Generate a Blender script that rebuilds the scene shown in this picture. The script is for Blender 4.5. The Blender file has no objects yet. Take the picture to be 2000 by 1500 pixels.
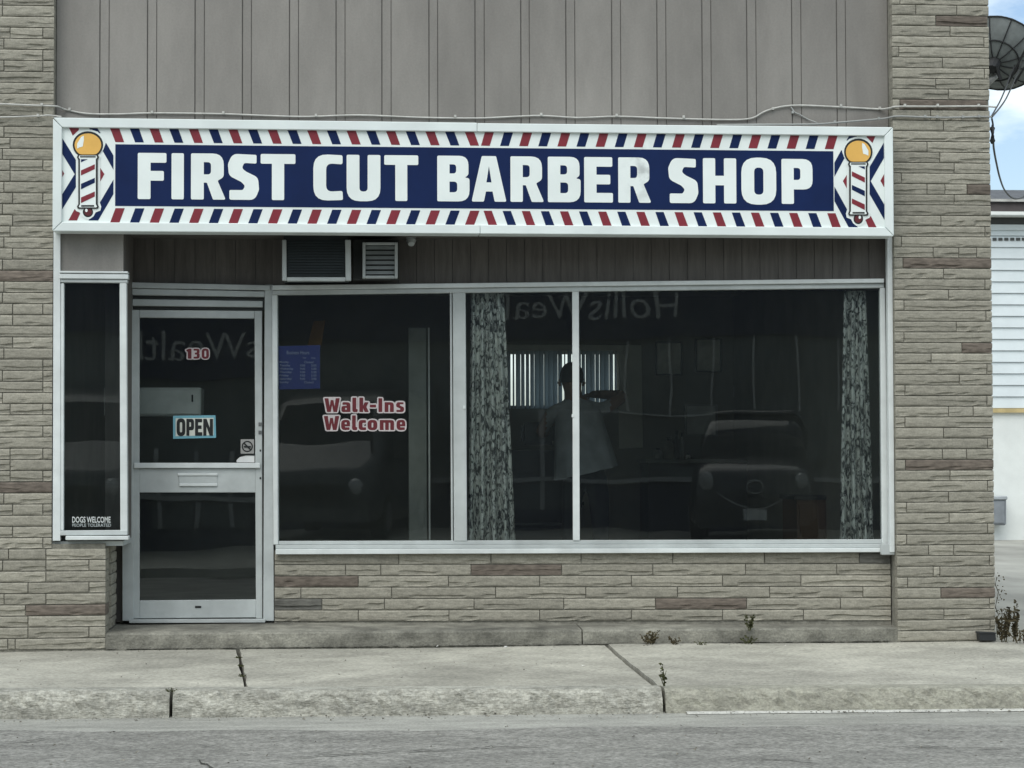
import bpy, bmesh, math, random
from mathutils import Vector, Matrix
from mathutils.geometry import tessellate_polygon, delaunay_2d_cdt
R = math.radians
random.seed(7)
scene = bpy.context.scene
C = scene.collection

# ------------------------------------------------------------------ camera
FPX, DIST = 4000.0, 13.3                       # focal length in photo pixels, metres to the facade
yaw, pitch, roll = R(4.84), R(1.97), R(-0.17)
fwd = Vector((math.sin(yaw)*math.cos(pitch), math.cos(yaw)*math.cos(pitch), math.sin(pitch)))
right = Vector((math.cos(yaw), -math.sin(yaw), 0))
up = right.cross(fwd)
right, up = right*math.cos(roll)+up*math.sin(roll), up*math.cos(roll)-right*math.sin(roll)
CAM = Vector((-1.12618, -DIST, 1.24386))
cam_data = bpy.data.cameras.new('camera'); cam = bpy.data.objects.new('camera', cam_data); C.objects.link(cam)
m = Matrix((right, up, -fwd)).transposed().to_4x4(); m.translation = CAM
cam.matrix_world = m
cam_data.sensor_width = 36; cam_data.lens = FPX/2000*36; cam_data.clip_end = 2000
scene.camera = cam

# ------------------------------------------------------------------ sky and sun
SUN_EL, SUN_AZ = R(52), math.atan2(-0.55, -1.0)          # in front of the shop, a little to its left
w = bpy.data.worlds.new('World'); scene.world = w; w.use_nodes = True
nt = w.node_tree; nt.nodes.clear()
N = nt.nodes.new; L = nt.links.new
sky = N('ShaderNodeTexSky'); sky.sky_type = 'NISHITA'; sky.sun_disc = False
sky.sun_elevation = SUN_EL; sky.sun_rotation = SUN_AZ; sky.air_density = 1.0; sky.dust_density = 1.5
bg1 = N('ShaderNodeBackground'); bg1.inputs[1].default_value = 0.11; L(sky.outputs[0], bg1.inputs[0])
bg2 = N('ShaderNodeBackground'); bg2.inputs[0].default_value = (0.90, 0.975, 0.965, 1); bg2.inputs[1].default_value = 0.92
tc = N('ShaderNodeTexCoord'); mp = N('ShaderNodeMapping'); mp.inputs['Scale'].default_value = (3.2, 3.2, 9.0); mp.inputs['Location'].default_value = (3.1, 2.2, 0.1)
nz = N('ShaderNodeTexNoise'); nz.inputs['Scale'].default_value = 1.6; nz.inputs['Detail'].default_value = 7; nz.inputs['Roughness'].default_value = 0.55
L(tc.outputs['Generated'], mp.inputs[0]); L(mp.outputs[0], nz.inputs['Vector'])
rp_ = N('ShaderNodeValToRGB'); rp_.color_ramp.elements[0].position = 0.40; rp_.color_ramp.elements[1].position = 0.56
L(nz.outputs['Fac'], rp_.inputs[0])
mx = N('ShaderNodeMixShader'); L(rp_.outputs[0], mx.inputs[0]); L(bg1.outputs[0], mx.inputs[1]); L(bg2.outputs[0], mx.inputs[2])
wo = N('ShaderNodeOutputWorld'); L(mx.outputs[0], wo.inputs[0])
sl = bpy.data.lights.new('sun', 'SUN'); sl.energy = 1.3; sl.angle = R(50); sl.color = (1.0, 0.985, 0.93)
sun = bpy.data.objects.new('sun', sl); C.objects.link(sun)
sd = Vector((math.cos(SUN_EL)*math.sin(SUN_AZ), math.cos(SUN_EL)*math.cos(SUN_AZ), math.sin(SUN_EL)))
sun.rotation_euler = sd.to_track_quat('Z', 'Y').to_euler(); sun.location = (0, -10, 20)
scene.view_settings.view_transform = 'Standard'; scene.view_settings.look = 'None'
scene.view_settings.exposure = 0.6; scene.view_settings.gamma = 1.0
scene.cycles.use_denoising = True; scene.cycles.transparent_max_bounces = 16; scene.cycles.max_bounces = 10

# ------------------------------------------------------------------ materials
def s2l(c):
    return tuple(((v/255)/12.92 if v/255 <= 0.04045 else ((v/255+0.055)/1.055)**2.4) for v in c)
MATS = {}
def mat(name, col, rough=0.75, var=0.12, scale=6.0, bump=0.0, bscale=60.0, stretch=(1, 1, 1), metallic=0.0, spec=0.4,
        rnd=0.0, col2=None, lo=0.35, hi=0.65, detail=6, stain=0.0, grain=0.0, gscale=70.0):
    if name in MATS: return MATS[name]
    m = bpy.data.materials.new(name); m.use_nodes = True; nt = m.node_tree
    N = nt.nodes.new; L = nt.links.new
    p = nt.nodes['Principled BSDF']
    p.inputs['Roughness'].default_value = rough; p.inputs['Metallic'].default_value = metallic
    p.inputs['Specular IOR Level'].default_value = spec
    tc = N('ShaderNodeTexCoord'); mp = N('ShaderNodeMapping'); mp.inputs['Scale'].default_value = stretch
    L(tc.outputs['Object'], mp.inputs[0])
    n1 = N('ShaderNodeTexNoise'); n1.inputs['Scale'].default_value = scale; n1.inputs['Detail'].default_value = detail; n1.inputs['Roughness'].default_value = 0.6
    L(mp.outputs[0], n1.inputs['Vector'])
    rp = N('ShaderNodeValToRGB'); e = rp.color_ramp.elements
    e[0].position = lo; e[1].position = hi
    if col2 is None:
        e[0].color = tuple(v*(1-var) for v in col[:3])+(1,); e[1].color = tuple(min(1, v*(1+var)) for v in col[:3])+(1,)
    else:
        e[0].color = tuple(col2[:3])+(1,); e[1].color = tuple(col[:3])+(1,)
    L(n1.outputs['Fac'], rp.inputs[0])
    out = rp.outputs[0]
    if stain:
        n3 = N('ShaderNodeTexNoise'); n3.inputs['Scale'].default_value = scale*0.23; n3.inputs['Detail'].default_value = 4
        L(mp.outputs[0], n3.inputs['Vector'])
        r3 = N('ShaderNodeValToRGB'); r3.color_ramp.elements[0].position = 0.36; r3.color_ramp.elements[1].position = 0.6
        r3.color_ramp.elements[0].color = (1-stain,)*3+(1,); r3.color_ramp.elements[1].color = (1, 1, 1, 1)
        L(n3.outputs['Fac'], r3.inputs[0])
        mm = N('ShaderNodeMixRGB'); mm.blend_type = 'MULTIPLY'; mm.inputs[0].default_value = 1
        L(out, mm.inputs[1]); L(r3.outputs[0], mm.inputs[2]); out = mm.outputs[0]
    if grain:
        n4 = N('ShaderNodeTexNoise'); n4.inputs['Scale'].default_value = gscale; n4.inputs['Detail'].default_value = 3; n4.inputs['Roughness'].default_value = 0.7
        L(tc.outputs['Object'], n4.inputs['Vector'])
        r4 = N('ShaderNodeMapRange'); r4.inputs['From Min'].default_value = 0.3; r4.inputs['From Max'].default_value = 0.7
        r4.inputs['To Min'].default_value = 1-grain; r4.inputs['To Max'].default_value = 1+grain
        L(n4.outputs['Fac'], r4.inputs['Value'])
        m4 = N('ShaderNodeMixRGB'); m4.blend_type = 'MULTIPLY'; m4.inputs[0].default_value = 1
        L(out, m4.inputs[1]); L(r4.outputs[0], m4.inputs[2]); out = m4.outputs[0]
    if rnd:
        oi = N('ShaderNodeObjectInfo'); mr = N('ShaderNodeMapRange')
        mr.inputs['To Min'].default_value = 1-rnd; mr.inputs['To Max'].default_value = 1+rnd
        L(oi.outputs['Random'], mr.inputs['Value'])
        hs = N('ShaderNodeHueSaturation'); L(out, hs.inputs['Color']); L(mr.outputs[0], hs.inputs['Value']); out = hs.outputs[0]
    L(out, p.inputs['Base Color'])
    if bump:
        n2 = N('ShaderNodeTexNoise'); n2.inputs['Scale'].default_value = bscale; n2.inputs['Detail'].default_value = 5
        L(mp.outputs[0], n2.inputs['Vector'])
        b = N('ShaderNodeBump'); b.inputs['Strength'].default_value = bump; b.inputs['Distance'].default_value = 0.01
        L(n2.outputs['Fac'], b.inputs['Height']); L(b.outputs[0], p.inputs['Normal'])
    MATS[name] = m
    return m

def glass_mat(name, tint, wave=0.02):
    m = bpy.data.materials.new(name); m.use_nodes = True; nt = m.node_tree; nt.nodes.clear()
    N = nt.nodes.new; L = nt.links.new
    tr = N('ShaderNodeBsdfTransparent'); tr.inputs[0].default_value = tint+(1,)
    gl = N('ShaderNodeBsdfGlossy'); gl.inputs['Roughness'].default_value = 0.0; gl.inputs['Color'].default_value = (0.95, 1, 1, 1)
    tc = N('ShaderNodeTexCoord'); n = N('ShaderNodeTexNoise'); n.inputs['Scale'].default_value = 1.7; n.inputs['Detail'].default_value = 1
    L(tc.outputs['Object'], n.inputs['Vector'])
    b = N('ShaderNodeBump'); b.inputs['Strength'].default_value = wave; b.inputs['Distance'].default_value = 0.05
    L(n.outputs['Fac'], b.inputs['Height']); L(b.outputs[0], gl.inputs['Normal'])
    fr = N('ShaderNodeFresnel'); fr.inputs['IOR'].default_value = 1.52
    mx = N('ShaderNodeMixShader'); L(fr.outputs[0], mx.inputs[0]); L(tr.outputs[0], mx.inputs[1]); L(gl.outputs[0], mx.inputs[2])
    df = N('ShaderNodeBsdfDiffuse'); df.inputs[0].default_value = (0.75, 0.85, 0.88, 1)          # fine dust film on the pane
    mx2 = N('ShaderNodeMixShader'); mx2.inputs[0].default_value = 0.0055
    L(mx.outputs[0], mx2.inputs[1]); L(df.outputs[0], mx2.inputs[2])
    o = N('ShaderNodeOutputMaterial'); L(mx2.outputs[0], o.inputs[0])
    MATS[name] = m
    return m

GLASS = glass_mat('shop_glass', (0.88, 0.905, 0.895))
STONE = mat('split_stone', (0.305, 0.291, 0.242), 0.92, 0.0, 1.0, 0.25, 2.2, (16, 16, 60), rnd=0.14, col2=(0.212, 0.202, 0.168), lo=0.32, hi=0.60, grain=0.18, gscale=90)
STONE_BROWN = mat('brown_stone', (0.140, 0.118, 0.098), 0.92, 0.3, 1.0, 0.22, 2.2, (16, 16, 60), rnd=0.15)
STONE_DARK = mat('dark_stone', (0.115, 0.114, 0.102), 0.92, 0.3, 1.0, 0.22, 2.2, (16, 16, 60), rnd=0.1)
MORTAR = mat('mortar', (0.21, 0.203, 0.172), 0.95, 0.25, 30, 0.4, 120)
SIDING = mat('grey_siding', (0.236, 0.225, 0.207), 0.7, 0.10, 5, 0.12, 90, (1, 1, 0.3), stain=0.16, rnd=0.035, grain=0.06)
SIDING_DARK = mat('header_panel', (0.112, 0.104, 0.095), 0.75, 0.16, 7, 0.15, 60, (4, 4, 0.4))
ALU = mat('aluminium_paint', (0.47, 0.505, 0.50), 0.42, 0.06, 9, 0.03, 200, metallic=0.05, stain=0.2)
ALU_WHITE = mat('white_aluminium', (0.63, 0.67, 0.665), 0.45, 0.06, 8, 0.03, 200, stain=0.12)
ALU_DARK = mat('groove_dark', (0.06, 0.065, 0.065), 0.6)
SIGN_FRAME = mat('sign_frame_paint', (0.70, 0.76, 0.75), 0.45, 0.05, 3.0, 0.02, 120, stain=0.08)
SIGN_WHITE = mat('sign_white', (0.76, 0.82, 0.80), 0.42, 0.03, 4.0, stain=0.06)
def add_smudge(m, cx, cz, rx, rz, amount, tint):
    nt = m.node_tree; N = nt.nodes.new; L = nt.links.new; p = nt.nodes['Principled BSDF']; src = p.inputs['Base Color'].links[0].from_socket
    tc = N('ShaderNodeTexCoord'); mp = N('ShaderNodeMapping'); mp.vector_type = 'TEXTURE'; mp.inputs['Location'].default_value = (cx, 0, cz); mp.inputs['Scale'].default_value = (rx, 5, rz)
    L(tc.outputs['Object'], mp.inputs[0]); g = N('ShaderNodeTexGradient'); g.gradient_type = 'SPHERICAL'; L(mp.outputs[0], g.inputs[0])
    n = N('ShaderNodeTexNoise'); n.inputs['Scale'].default_value = 13; n.inputs['Detail'].default_value = 5; L(tc.outputs['Object'], n.inputs['Vector'])
    r = N('ShaderNodeMapRange'); r.inputs['From Min'].default_value = 0.45; r.inputs['From Max'].default_value = 0.68; L(n.outputs['Fac'], r.inputs['Value'])
    k = N('ShaderNodeMath'); k.operation = 'MULTIPLY'; L(g.outputs['Fac'], k.inputs[0]); L(r.outputs[0], k.inputs[1])
    k2 = N('ShaderNodeMath'); k2.operation = 'MULTIPLY'; k2.inputs[1].default_value = amount; k2.use_clamp = True; L(k.outputs[0], k2.inputs[0])
    mx = N('ShaderNodeMixRGB'); mx.inputs[2].default_value = tint+(1,); L(k2.outputs[0], mx.inputs[0]); L(src, mx.inputs[1]); L(mx.outputs[0], p.inputs['Base Color'])
add_smudge(SIGN_WHITE, 1.06, 0.42, 0.15, 0.30, 0.75, (0.36, 0.39, 0.38))       # old grime by the last letters of the third word
SIGN_NAVY = mat('sign_navy', (0.005, 0.0165, 0.072), 0.6, 0.10, 4.0, stain=0.08, spec=0.15)
SIGN_RED = mat('sign_red', (0.19, 0.016, 0.028), 0.5, 0.10, 9.0)
SIGN_GOLD = mat('sign_gold', (0.72, 0.42, 0.10), 0.4, 0.05, 9.0)
BLACK = mat('black_print', (0.012, 0.014, 0.014), 0.5, 0.2)
CONC = mat('pavement_concrete', (0.40, 0.390, 0.335), 0.9, 0.16, 3.5, 0.35, 55, (0.8, 1.2, 1), stain=0.32, grain=0.26, gscale=40)
CONC2 = mat('step_concrete', (0.235, 0.23, 0.195), 0.9, 0.3, 7, 0.5, 60, (1, 1, 1.4), stain=0.5, grain=0.25)
KERB = mat('eroded_kerb', (0.46, 0.455, 0.40), 0.95, 0.1, 30, 1.0, 70, (0.6, 1.2, 1.8), col2=(0.29, 0.285, 0.245), lo=0.38, hi=0.62, detail=10, stain=0.3, grain=0.28, gscale=60)
KERB2 = mat('patched_kerb', (0.36, 0.355, 0.295), 0.95, 0.1, 24, 0.8, 70, (0.8, 1.2, 1.4), col2=(0.25, 0.245, 0.205), lo=0.36, hi=0.62, detail=10, stain=0.2, grain=0.2)
GUTTER = mat('gutter_concrete', (0.315, 0.315, 0.285), 0.9, 0.16, 8, 0.3, 70, (0.35, 1.5, 1), stain=0.2, grain=0.25)
ASPH = mat('old_asphalt', (0.243, 0.241, 0.222), 0.95, 0.16, 9, 0.8, 90, (0.7, 1.2, 1), stain=0.2, detail=10, spec=0.2, grain=0.48, gscale=42)
CRACK = mat('crack_dirt', (0.045, 0.045, 0.038), 1, 0.3, 30)
WEED = mat('weed_green', (0.055, 0.06, 0.022), 0.8, 0.3, 40, rnd=0.2)
WEED_DRY = mat('weed_dry', (0.07, 0.058, 0.03), 0.85, 0.35, 40, rnd=0.2)

# ------------------------------------------------------------------ helpers
def mesh_obj(name, verts, faces, material, parent=None, smooth=False, base=None):
    me = bpy.data.meshes.new(name)
    off = parent_base(parent) if base is None else Vector(base)
    me.from_pydata([tuple(Vector(v)-off) for v in verts], [], faces)
    me.update()
    bm = bmesh.new(); bm.from_mesh(me); bmesh.ops.recalc_face_normals(bm, faces=bm.faces); bm.to_mesh(me); bm.free()
    if material: me.materials.append(material)
    if smooth:
        for p in me.polygons: p.use_smooth = True
    o = bpy.data.objects.new(name, me); C.objects.link(o)
    if parent is not None: o.parent = parent
    elif base is not None: o.location = base
    return o
BASES = {}
def parent_base(p):
    while p is not None and p.parent is not None: p = p.parent
    return BASES.get(p.name, Vector((0, 0, 0))) if p else Vector((0, 0, 0))
def thing(name, loc, label, cat, group=None):
    o = bpy.data.objects.new(name, None); C.objects.link(o); o.location = loc; o.empty_display_size = 0.1
    o['label'] = label; o['category'] = cat
    if group: o['group'] = group
    BASES[o.name] = Vector(loc)
    return o
def tag(o, label, cat, group=None):
    o['label'] = label; o['category'] = cat
    if group: o['group'] = group
    return o
def struct(o, label=None):
    o['kind'] = 'structure'
    if label: o['label'] = label
    return o
class MB:
    def __init__(s): s.v = []; s.f = []
    def add(s, v, f):
        n = len(s.v); s.v += [Vector(p) for p in v]; s.f += [tuple(i+n for i in q) for q in f]; return s
    def box(s, x0, x1, y0, y1, z0, z1):
        v = [(x, y, z) for z in (z0, z1) for y in (y0, y1) for x in (x0, x1)]
        return s.add(v, [(0, 1, 3, 2), (4, 6, 7, 5), (0, 4, 5, 1), (2, 3, 7, 6), (0, 2, 6, 4), (1, 5, 7, 3)])
    def tube(s, pts, r, n=6, cap=True):
        pts = [Vector(p) for p in pts]; rs = r if isinstance(r, (list, tuple)) else [r]*len(pts)
        rings = []
        for i, p in enumerate(pts):
            d = (pts[min(i+1, len(pts)-1)]-pts[max(i-1, 0)]).normalized()
            a = d.cross(Vector((0, 0, 1)))
            if a.length < 1e-3: a = d.cross(Vector((1, 0, 0)))
            a.normalize(); b = d.cross(a)
            rings.append([p+(a*math.cos(2*math.pi*k/n)+b*math.sin(2*math.pi*k/n))*rs[i] for k in range(n)])
        v = [q for g in rings for q in g]; f = []
        for i in range(len(pts)-1):
            for k in range(n): f.append((i*n+k, i*n+(k+1) % n, (i+1)*n+(k+1) % n, (i+1)*n+k))
        if cap: f += [tuple(range(n)), tuple((len(pts)-1)*n+k for k in range(n))]
        return s.add(v, f)
    def build(s, name, material, parent=None, smooth=False, base=None): return mesh_obj(name, s.v, s.f, material, parent, smooth, base)
def box(name, x0, x1, y0, y1, z0, z1, material, parent=None, base=None):
    return MB().box(x0, x1, y0, y1, z0, z1).build(name, material, parent, base=base)

def ray(px, py): return fwd*FPX+right*(px-1000)-up*(py-750)
class Plane:
    """an upright plane: o a point on it, t its horizontal direction (left to right), n towards the street"""
    def __init__(s, o, t):
        s.o = Vector(o); s.t = Vector(t).normalized(); s.n = Vector((s.t.y, -s.t.x, 0)).normalized()
    def at(s, px, py, off=0.0):
        d = ray(px, py); k = ((s.o+s.n*off-CAM).dot(s.n))/d.dot(s.n); return CAM+d*k
    def loc(s, u, z, off=0.0): return Vector((s.o.x, s.o.y, 0))+s.t*u+Vector((0, 0, z))+s.n*off
    def u(s, p): return (Vector(p)-Vector((s.o.x, s.o.y, 0))).dot(s.t)
PF = Plane((0, 0, 0), (1, 0, 0))                                   # front of the stone piers
def AT(px, py, y): return Plane((0, y, 0), (1, 0, 0)).at(px, py)
PS = Plane((0, -0.16, 0), (1, 0, 0))                               # front of the sign
A_ = AT(535, 800, 0.56); B_ = AT(1745, 800, 0.13)
PW = Plane((A_.x, A_.y, 0), (B_.x-A_.x, B_.y-A_.y, 0))             # display window, splayed back towards the door
d0 = AT(385, 800, 0.56)
PD = Plane((d0.x, d0.y, 0), (math.cos(R(1.9)), math.sin(R(1.9)), 0))   # door
def ground(px, py, z):
    d = ray(px, py); return CAM+d*((z-CAM.z)/d.z)

def prism_pts(front, back):
    n = len(front)
    tri = tessellate_polygon([front])
    f = [tuple(t) for t in tri]+[tuple(i+n for i in reversed(t)) for t in tri]
    f += [(i, (i+1) % n, (i+1) % n+n, i+n) for i in range(n)]
    return list(front)+list(back), f
def pp(plane, pts, back, front):
    """prism whose outline on the plane is given by photo points"""
    F = [plane.at(x, y, front) for x, y in pts]
    B = [p-plane.n*(front-back) for p in F]
    if len(F) == 4:
        return F+B, [(0, 1, 2, 3), (7, 6, 5, 4)]+[(i, i+4, (i+1) % 4+4, (i+1) % 4) for i in range(4)]
    return prism_pts(F, B)
def pbar(name, plane, pts, back, front, material, parent, bevel=0.0):
    if len(pts) == 2:
        (a, b), (c, d) = pts; pts = [(a, b), (c, b), (c, d), (a, d)]
    v, f = pp(plane, pts, back, front)
    o = mesh_obj(name, v, f, material, parent)
    if bevel: bevel_obj(o, bevel)
    return o
def bevel_obj(o, wd, seg=1):
    bm = bmesh.new(); bm.from_mesh(o.data)
    bmesh.ops.bevel(bm, geom=bm.edges[:], offset=wd, segments=seg, affect='EDGES', clamp_overlap=True)
    bm.to_mesh(o.data); bm.free()

def rounded(pts, k=5):
    """outline with a radius per corner: pts = (x, y, r)"""
    out = []; n = len(pts)
    for i in range(n):
        x, y, r = pts[i]; p = Vector((x, y)); a = Vector(pts[i-1][:2])-p; b = Vector(pts[(i+1) % n][:2])-p
        if r <= 0 or a.length < 1e-6 or b.length < 1e-6: out.append(p); continue
        ang = a.angle(b); tl = min(r/math.tan(ang/2) if ang > 0.05 else r, a.length*0.49, b.length*0.49)
        p0 = p+a.normalized()*tl; p1 = p+b.normalized()*tl
        for j in range(k+1):
            t = j/k; out.append(p0*(1-t)**2+p*2*t*(1-t)+p1*t*t)
    return out
def flat_shape(loops, mapper, thick_dir, thick):
    """a thin sheet with holes; loops are 2-D, mapper gives the 3-D point of the front"""
    L3 = [[Vector((p[0], p[1], 0)) for p in l] for l in loops]
    tris = tessellate_polygon(L3)
    flat = [p for l in L3 for p in l]
    F = [mapper(p.x, p.y) for p in flat]; B = [p-thick_dir*thick for p in F]; n = len(F)
    f = [tuple(t) for t in tris]; s = 0
    for l in L3:
        m_ = len(l)
        for i in range(m_): a, b = s+i, s+(i+1) % m_; f.append((a, b, b+n, a+n))
        s += m_
    return F+B, f

GL = {}
GL['F'] = (56, [[(0,0,3),(25,0,3),(25,36,0),(51,36,3),(51,55,3),(25,55,0),(25,71,0),(56,71,3),(56,90,3),(0,90,3)]])
GL['I'] = (24, [[(0,0,3),(24,0,3),(24,90,3),(0,90,3)]])
GL['R'] = (68, [[(0,0,3),(25,0,3),(25,33,0),(31,33,2),(43,0,3),(68,0,3),(52,37,3),(64,44,10),(64,90,22),(0,90,3)], [(25,49,0),(39,49,8),(39,73,8),(25,73,0)]])
GL['S'] = (59, [[(55,88,3),(55,71,3),(31,72,5),(26,62,7),(35,55,8),(58,44,14),(60,20,14),(52,0,18),(2,0,4),(2,19,3),(28,19,5),(33,27,6),(25,35,8),(1,47,14),(-1,70,14),(8,90,20)]])
GL['T'] = (68, [[(22,0,3),(46,0,3),(46,71,0),(68,71,3),(68,90,3),(0,90,3),(0,71,3),(22,71,0)]])
GL['C'] = (58, [[(57,89,4),(57,71,4),(25,73,12),(25,17,12),(57,19,4),(58,1,4),(0,-1,28),(0,91,28)]])
GL['U'] = (66, [[(0,90,3),(0,-1,26),(66,-1,26),(66,90,3),(41,90,3),(41,18,9),(25,18,9),(25,90,3)]])
GL['B'] = (63, [[(0,0,3),(63,0,22),(63,46,14),(53,47,3),(61,52,12),(61,90,20),(0,90,3)], [(24,18,0),(39,18,7),(39,39,7),(24,39,0)], [(24,55,0),(37,55,7),(37,73,7),(24,73,0)]])
GL['A'] = (68, [[(0,0,3),(24,0,3),(28,20,0),(41,20,0),(45,0,3),(68,0,3),(48,90,3),(20,90,3)], [(29,38,0),(39,38,0),(34,70,0)]])
GL['E'] = (56, [[(0,0,3),(56,0,3),(56,19,3),(24,19,0),(24,36,0),(51,36,3),(51,55,3),(24,55,0),(24,71,0),(55,71,3),(55,90,3),(0,90,3)]])
GL['H'] = (65, [[(0,0,3),(24,0,3),(24,36,0),(41,36,0),(41,0,3),(65,0,3),(65,90,3),(41,90,3),(41,55,0),(24,55,0),(24,90,3),(0,90,3)]])
GL['O'] = (68, [[(0,-2,30),(68,-2,30),(68,92,30),(0,92,30)], [(25,18,10),(43,18,10),(43,72,10),(25,72,10)]])
GL['P'] = (61, [[(0,0,3),(24,0,3),(24,29,0),(61,29,20),(61,90,20),(0,90,3)], [(24,48,0),(37,48,7),(37,72,7),(24,72,0)]])
GL['N'] = (64, [[(0,0,2),(21,0,2),(21,48,0),(42,0,2),(64,0,2),(64,90,2),(43,90,2),(43,42,0),(22,90,2),(0,90,2)]])
GL['W'] = (92, [[(0,90,3),(24,90,3),(31,34,0),(38,78,2),(54,78,2),(61,34,0),(68,90,3),(92,90,3),(76,0,4),(54,0,4),(46,46,0),(38,0,4),(16,0,4)]])
GL['a'] = (52, [[(-1,-1,14),(50,0,3),(50,64,20),(5,64,8),(5,47,2),(27,48,4),(29,40,2),(-1,40,16)], [(20,14,3),(29,14,1),(29,27,1),(20,27,3)]])
GL['l'] = (31, [[(0,94,3),(0,-1,16),(29,-1,6),(31,17,3),(22,20,4),(22,94,3)]])
GL['k'] = (55, [[(0,0,3),(22,0,3),(22,24,0),(31,0,3),(55,0,3),(41,33,3),(54,64,3),(31,64,3),(22,42,0),(22,94,3),(0,94,3)]])
GL['-'] = (36, [[(0,30,3),(36,30,3),(36,48,3),(0,48,3)]])
GL['n'] = (53, [[(0,0,3),(22,0,3),(22,46,0),(31,47,4),(31,0,3),(53,0,3),(53,64,20),(0,64,3)]])
GL['s'] = (46, [[(x*.78, y*.715, r*.75) for x, y, r in GL['S'][1][0]]])
GL['e'] = (53, [[(50,1,4),(50,17,3),(22,17,5),(22,24,0),(53,24,2),(53,65,24),(-1,65,24),(-1,-1,24)], [(21,37,0),(33,37,0),(33,50,5),(21,50,5)]])
GL['c'] = (44, [[(43,64,4),(43,46,4),(22,47,6),(22,16,6),(43,18,4),(44,0,4),(-1,-1,24),(-1,65,24)]])
GL['o'] = (54, [[(-1,-1,26),(55,-1,26),(55,65,26),(-1,65,26)], [(22,16,6),(32,16,6),(32,48,6),(22,48,6)]])
GL['m'] = (84, [[(0,0,3),(22,0,3),(22,47,0),(32,47,3),(32,0,3),(53,0,3),(53,47,0),(62,47,3),(62,0,3),(84,0,3),(84,64,18),(0,64,3)]])
GL['1'] = (32, [[(9,0,3),(32,0,3),(32,90,3),(16,90,3),(-2,78,3),(4,62,2),(9,64,0)]])
GL['3'] = (52, [[(2,0,4),(52,0,22),(52,46,14),(44,47,2),(51,52,10),(51,90,22),(2,90,4),(2,72,3),(28,72,5),(28,55,5),(12,54,2),(12,38,2),(29,37,5),(29,18,5),(2,18,3)]])
GL['0'] = (60, GL['O'][1])
GL['0'] = (60, [[(x*60/68, y, r) for x, y, r in l] for l in GL['O'][1]])
def grow(loop, d):
    n = len(loop); out = []
    ar = sum(loop[i].x*loop[(i+1) % n].y-loop[(i+1) % n].x*loop[i].y for i in range(n)); sg = 1 if ar > 0 else -1
    for i in range(n):
        a = loop[i]-loop[i-1]; b = loop[(i+1) % n]-loop[i]
        if a.length < 1e-6 or b.length < 1e-6: continue
        n1 = Vector((a.y, -a.x)).normalized()*sg; n2 = Vector((b.y, -b.x)).normalized()*sg; m_ = n1+n2
        if m_.length < 0.3: m_ = n1
        m_.normalize(); k = min(1.6, 1/max(0.4, m_.dot(n1))); out.append(loop[i]+m_*d*k)
    return out
SOLID = {'n': [(0,0,3),(53,0,3),(53,64,20),(0,64,3)], 'm': [(0,0,3),(84,0,3),(84,64,18),(0,64,3)], 'W': [(0,90,3),(92,90,3),(76,0,4),(16,0,4)], 'e': [(53,-1,20),(53,65,24),(-1,65,24),(-1,-1,24)],
         'a': [(-1,-1,14),(50,0,3),(50,64,20),(3,64,8)], 's': [(-1,-1,10),(46,-1,14),(45,65,10),(-1,65,14)], 'k': [(0,0,3),(55,0,3),(46,33,3),(54,64,3),(24,66,0),(22,94,3),(0,94,3)], '3': [(2,0,4),(52,0,22),(51,90,22),(2,90,4)]}
def outlined(plane, items, yb, yt, parent, off, ink, edge, name):
    """letters with a pale border: items = (char, left px, right px)"""
    for q, (ch, a, b) in enumerate(items):
        wd = GL[ch][0]
        for lay, mt, loops, nm in ((0.0003*(q % 2), edge, [grow(rounded(SOLID.get(ch, GL[ch][1][0])), 8.5)], name+'_outline'), (0.0018, ink, [rounded(l) for l in GL[ch][1]], name)):
            P0 = plane.at(a, yb, off+lay); P1 = plane.at(b, yb, off+lay); P2 = plane.at(a, yt, off+lay)
            v, f = flat_shape(loops, lambda x, y: P0+(P1-P0)*(x/wd)+(P2-P0)*(y/90), plane.n, 0.0002); mesh_obj(nm, v, f, mt, parent)
def glyph(ch, name, material, parent, mapper, tdir, thick=0.0015):
    wd, loops = GL[ch]
    v, f = flat_shape([rounded(l) for l in loops], mapper, tdir, thick)
    return mesh_obj(name, v, f, material, parent)

def text2d(s, bold=0.0, spacing=1.0):
    cu = bpy.data.curves.new('txt', 'FONT'); cu.body = s; cu.size = 1.0; cu.offset = bold; cu.space_character = spacing; cu.resolution_u = 3
    o = bpy.data.objects.new('txt', cu); C.objects.link(o)
    me = bpy.data.meshes.new_from_object(o.evaluated_get(bpy.context.evaluated_depsgraph_get()))
    V = [(v.co.x, v.co.y) for v in me.vertices]; F = [tuple(p.vertices) for p in me.polygons]
    bpy.data.objects.remove(o); bpy.data.curves.remove(cu); bpy.data.meshes.remove(me)
    return V, F
def text_on(name, plane, s, px0, py0, px1, py1, off, material, parent, bold=0.0, box_of=None, spacing=1.0, flip=False, grow=0.0):
    """flat lettering fitted to the photo box (left, top, right, bottom) on a plane"""
    V, F = text2d(s, bold, spacing)
    ref = V if box_of is None else text2d(s, box_of, spacing)[0]
    xa, xb = min(v[0] for v in ref), max(v[0] for v in ref); ya, yb = min(v[1] for v in ref), max(v[1] for v in ref)
    p00 = plane.at(px0, py1, off); p10 = plane.at(px1, py1, off); p01 = plane.at(px0, py0, off); p11 = plane.at(px1, py0, off)
    def mp(x, y):
        a = (x-xa)/(xb-xa); b = (y-ya)/(yb-ya)
        return (p00*(1-a)+p10*a)*(1-b)+(p01*(1-a)+p11*a)*b
    return mesh_obj(name, [mp(*v) for v in V], F, material, parent)

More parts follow.
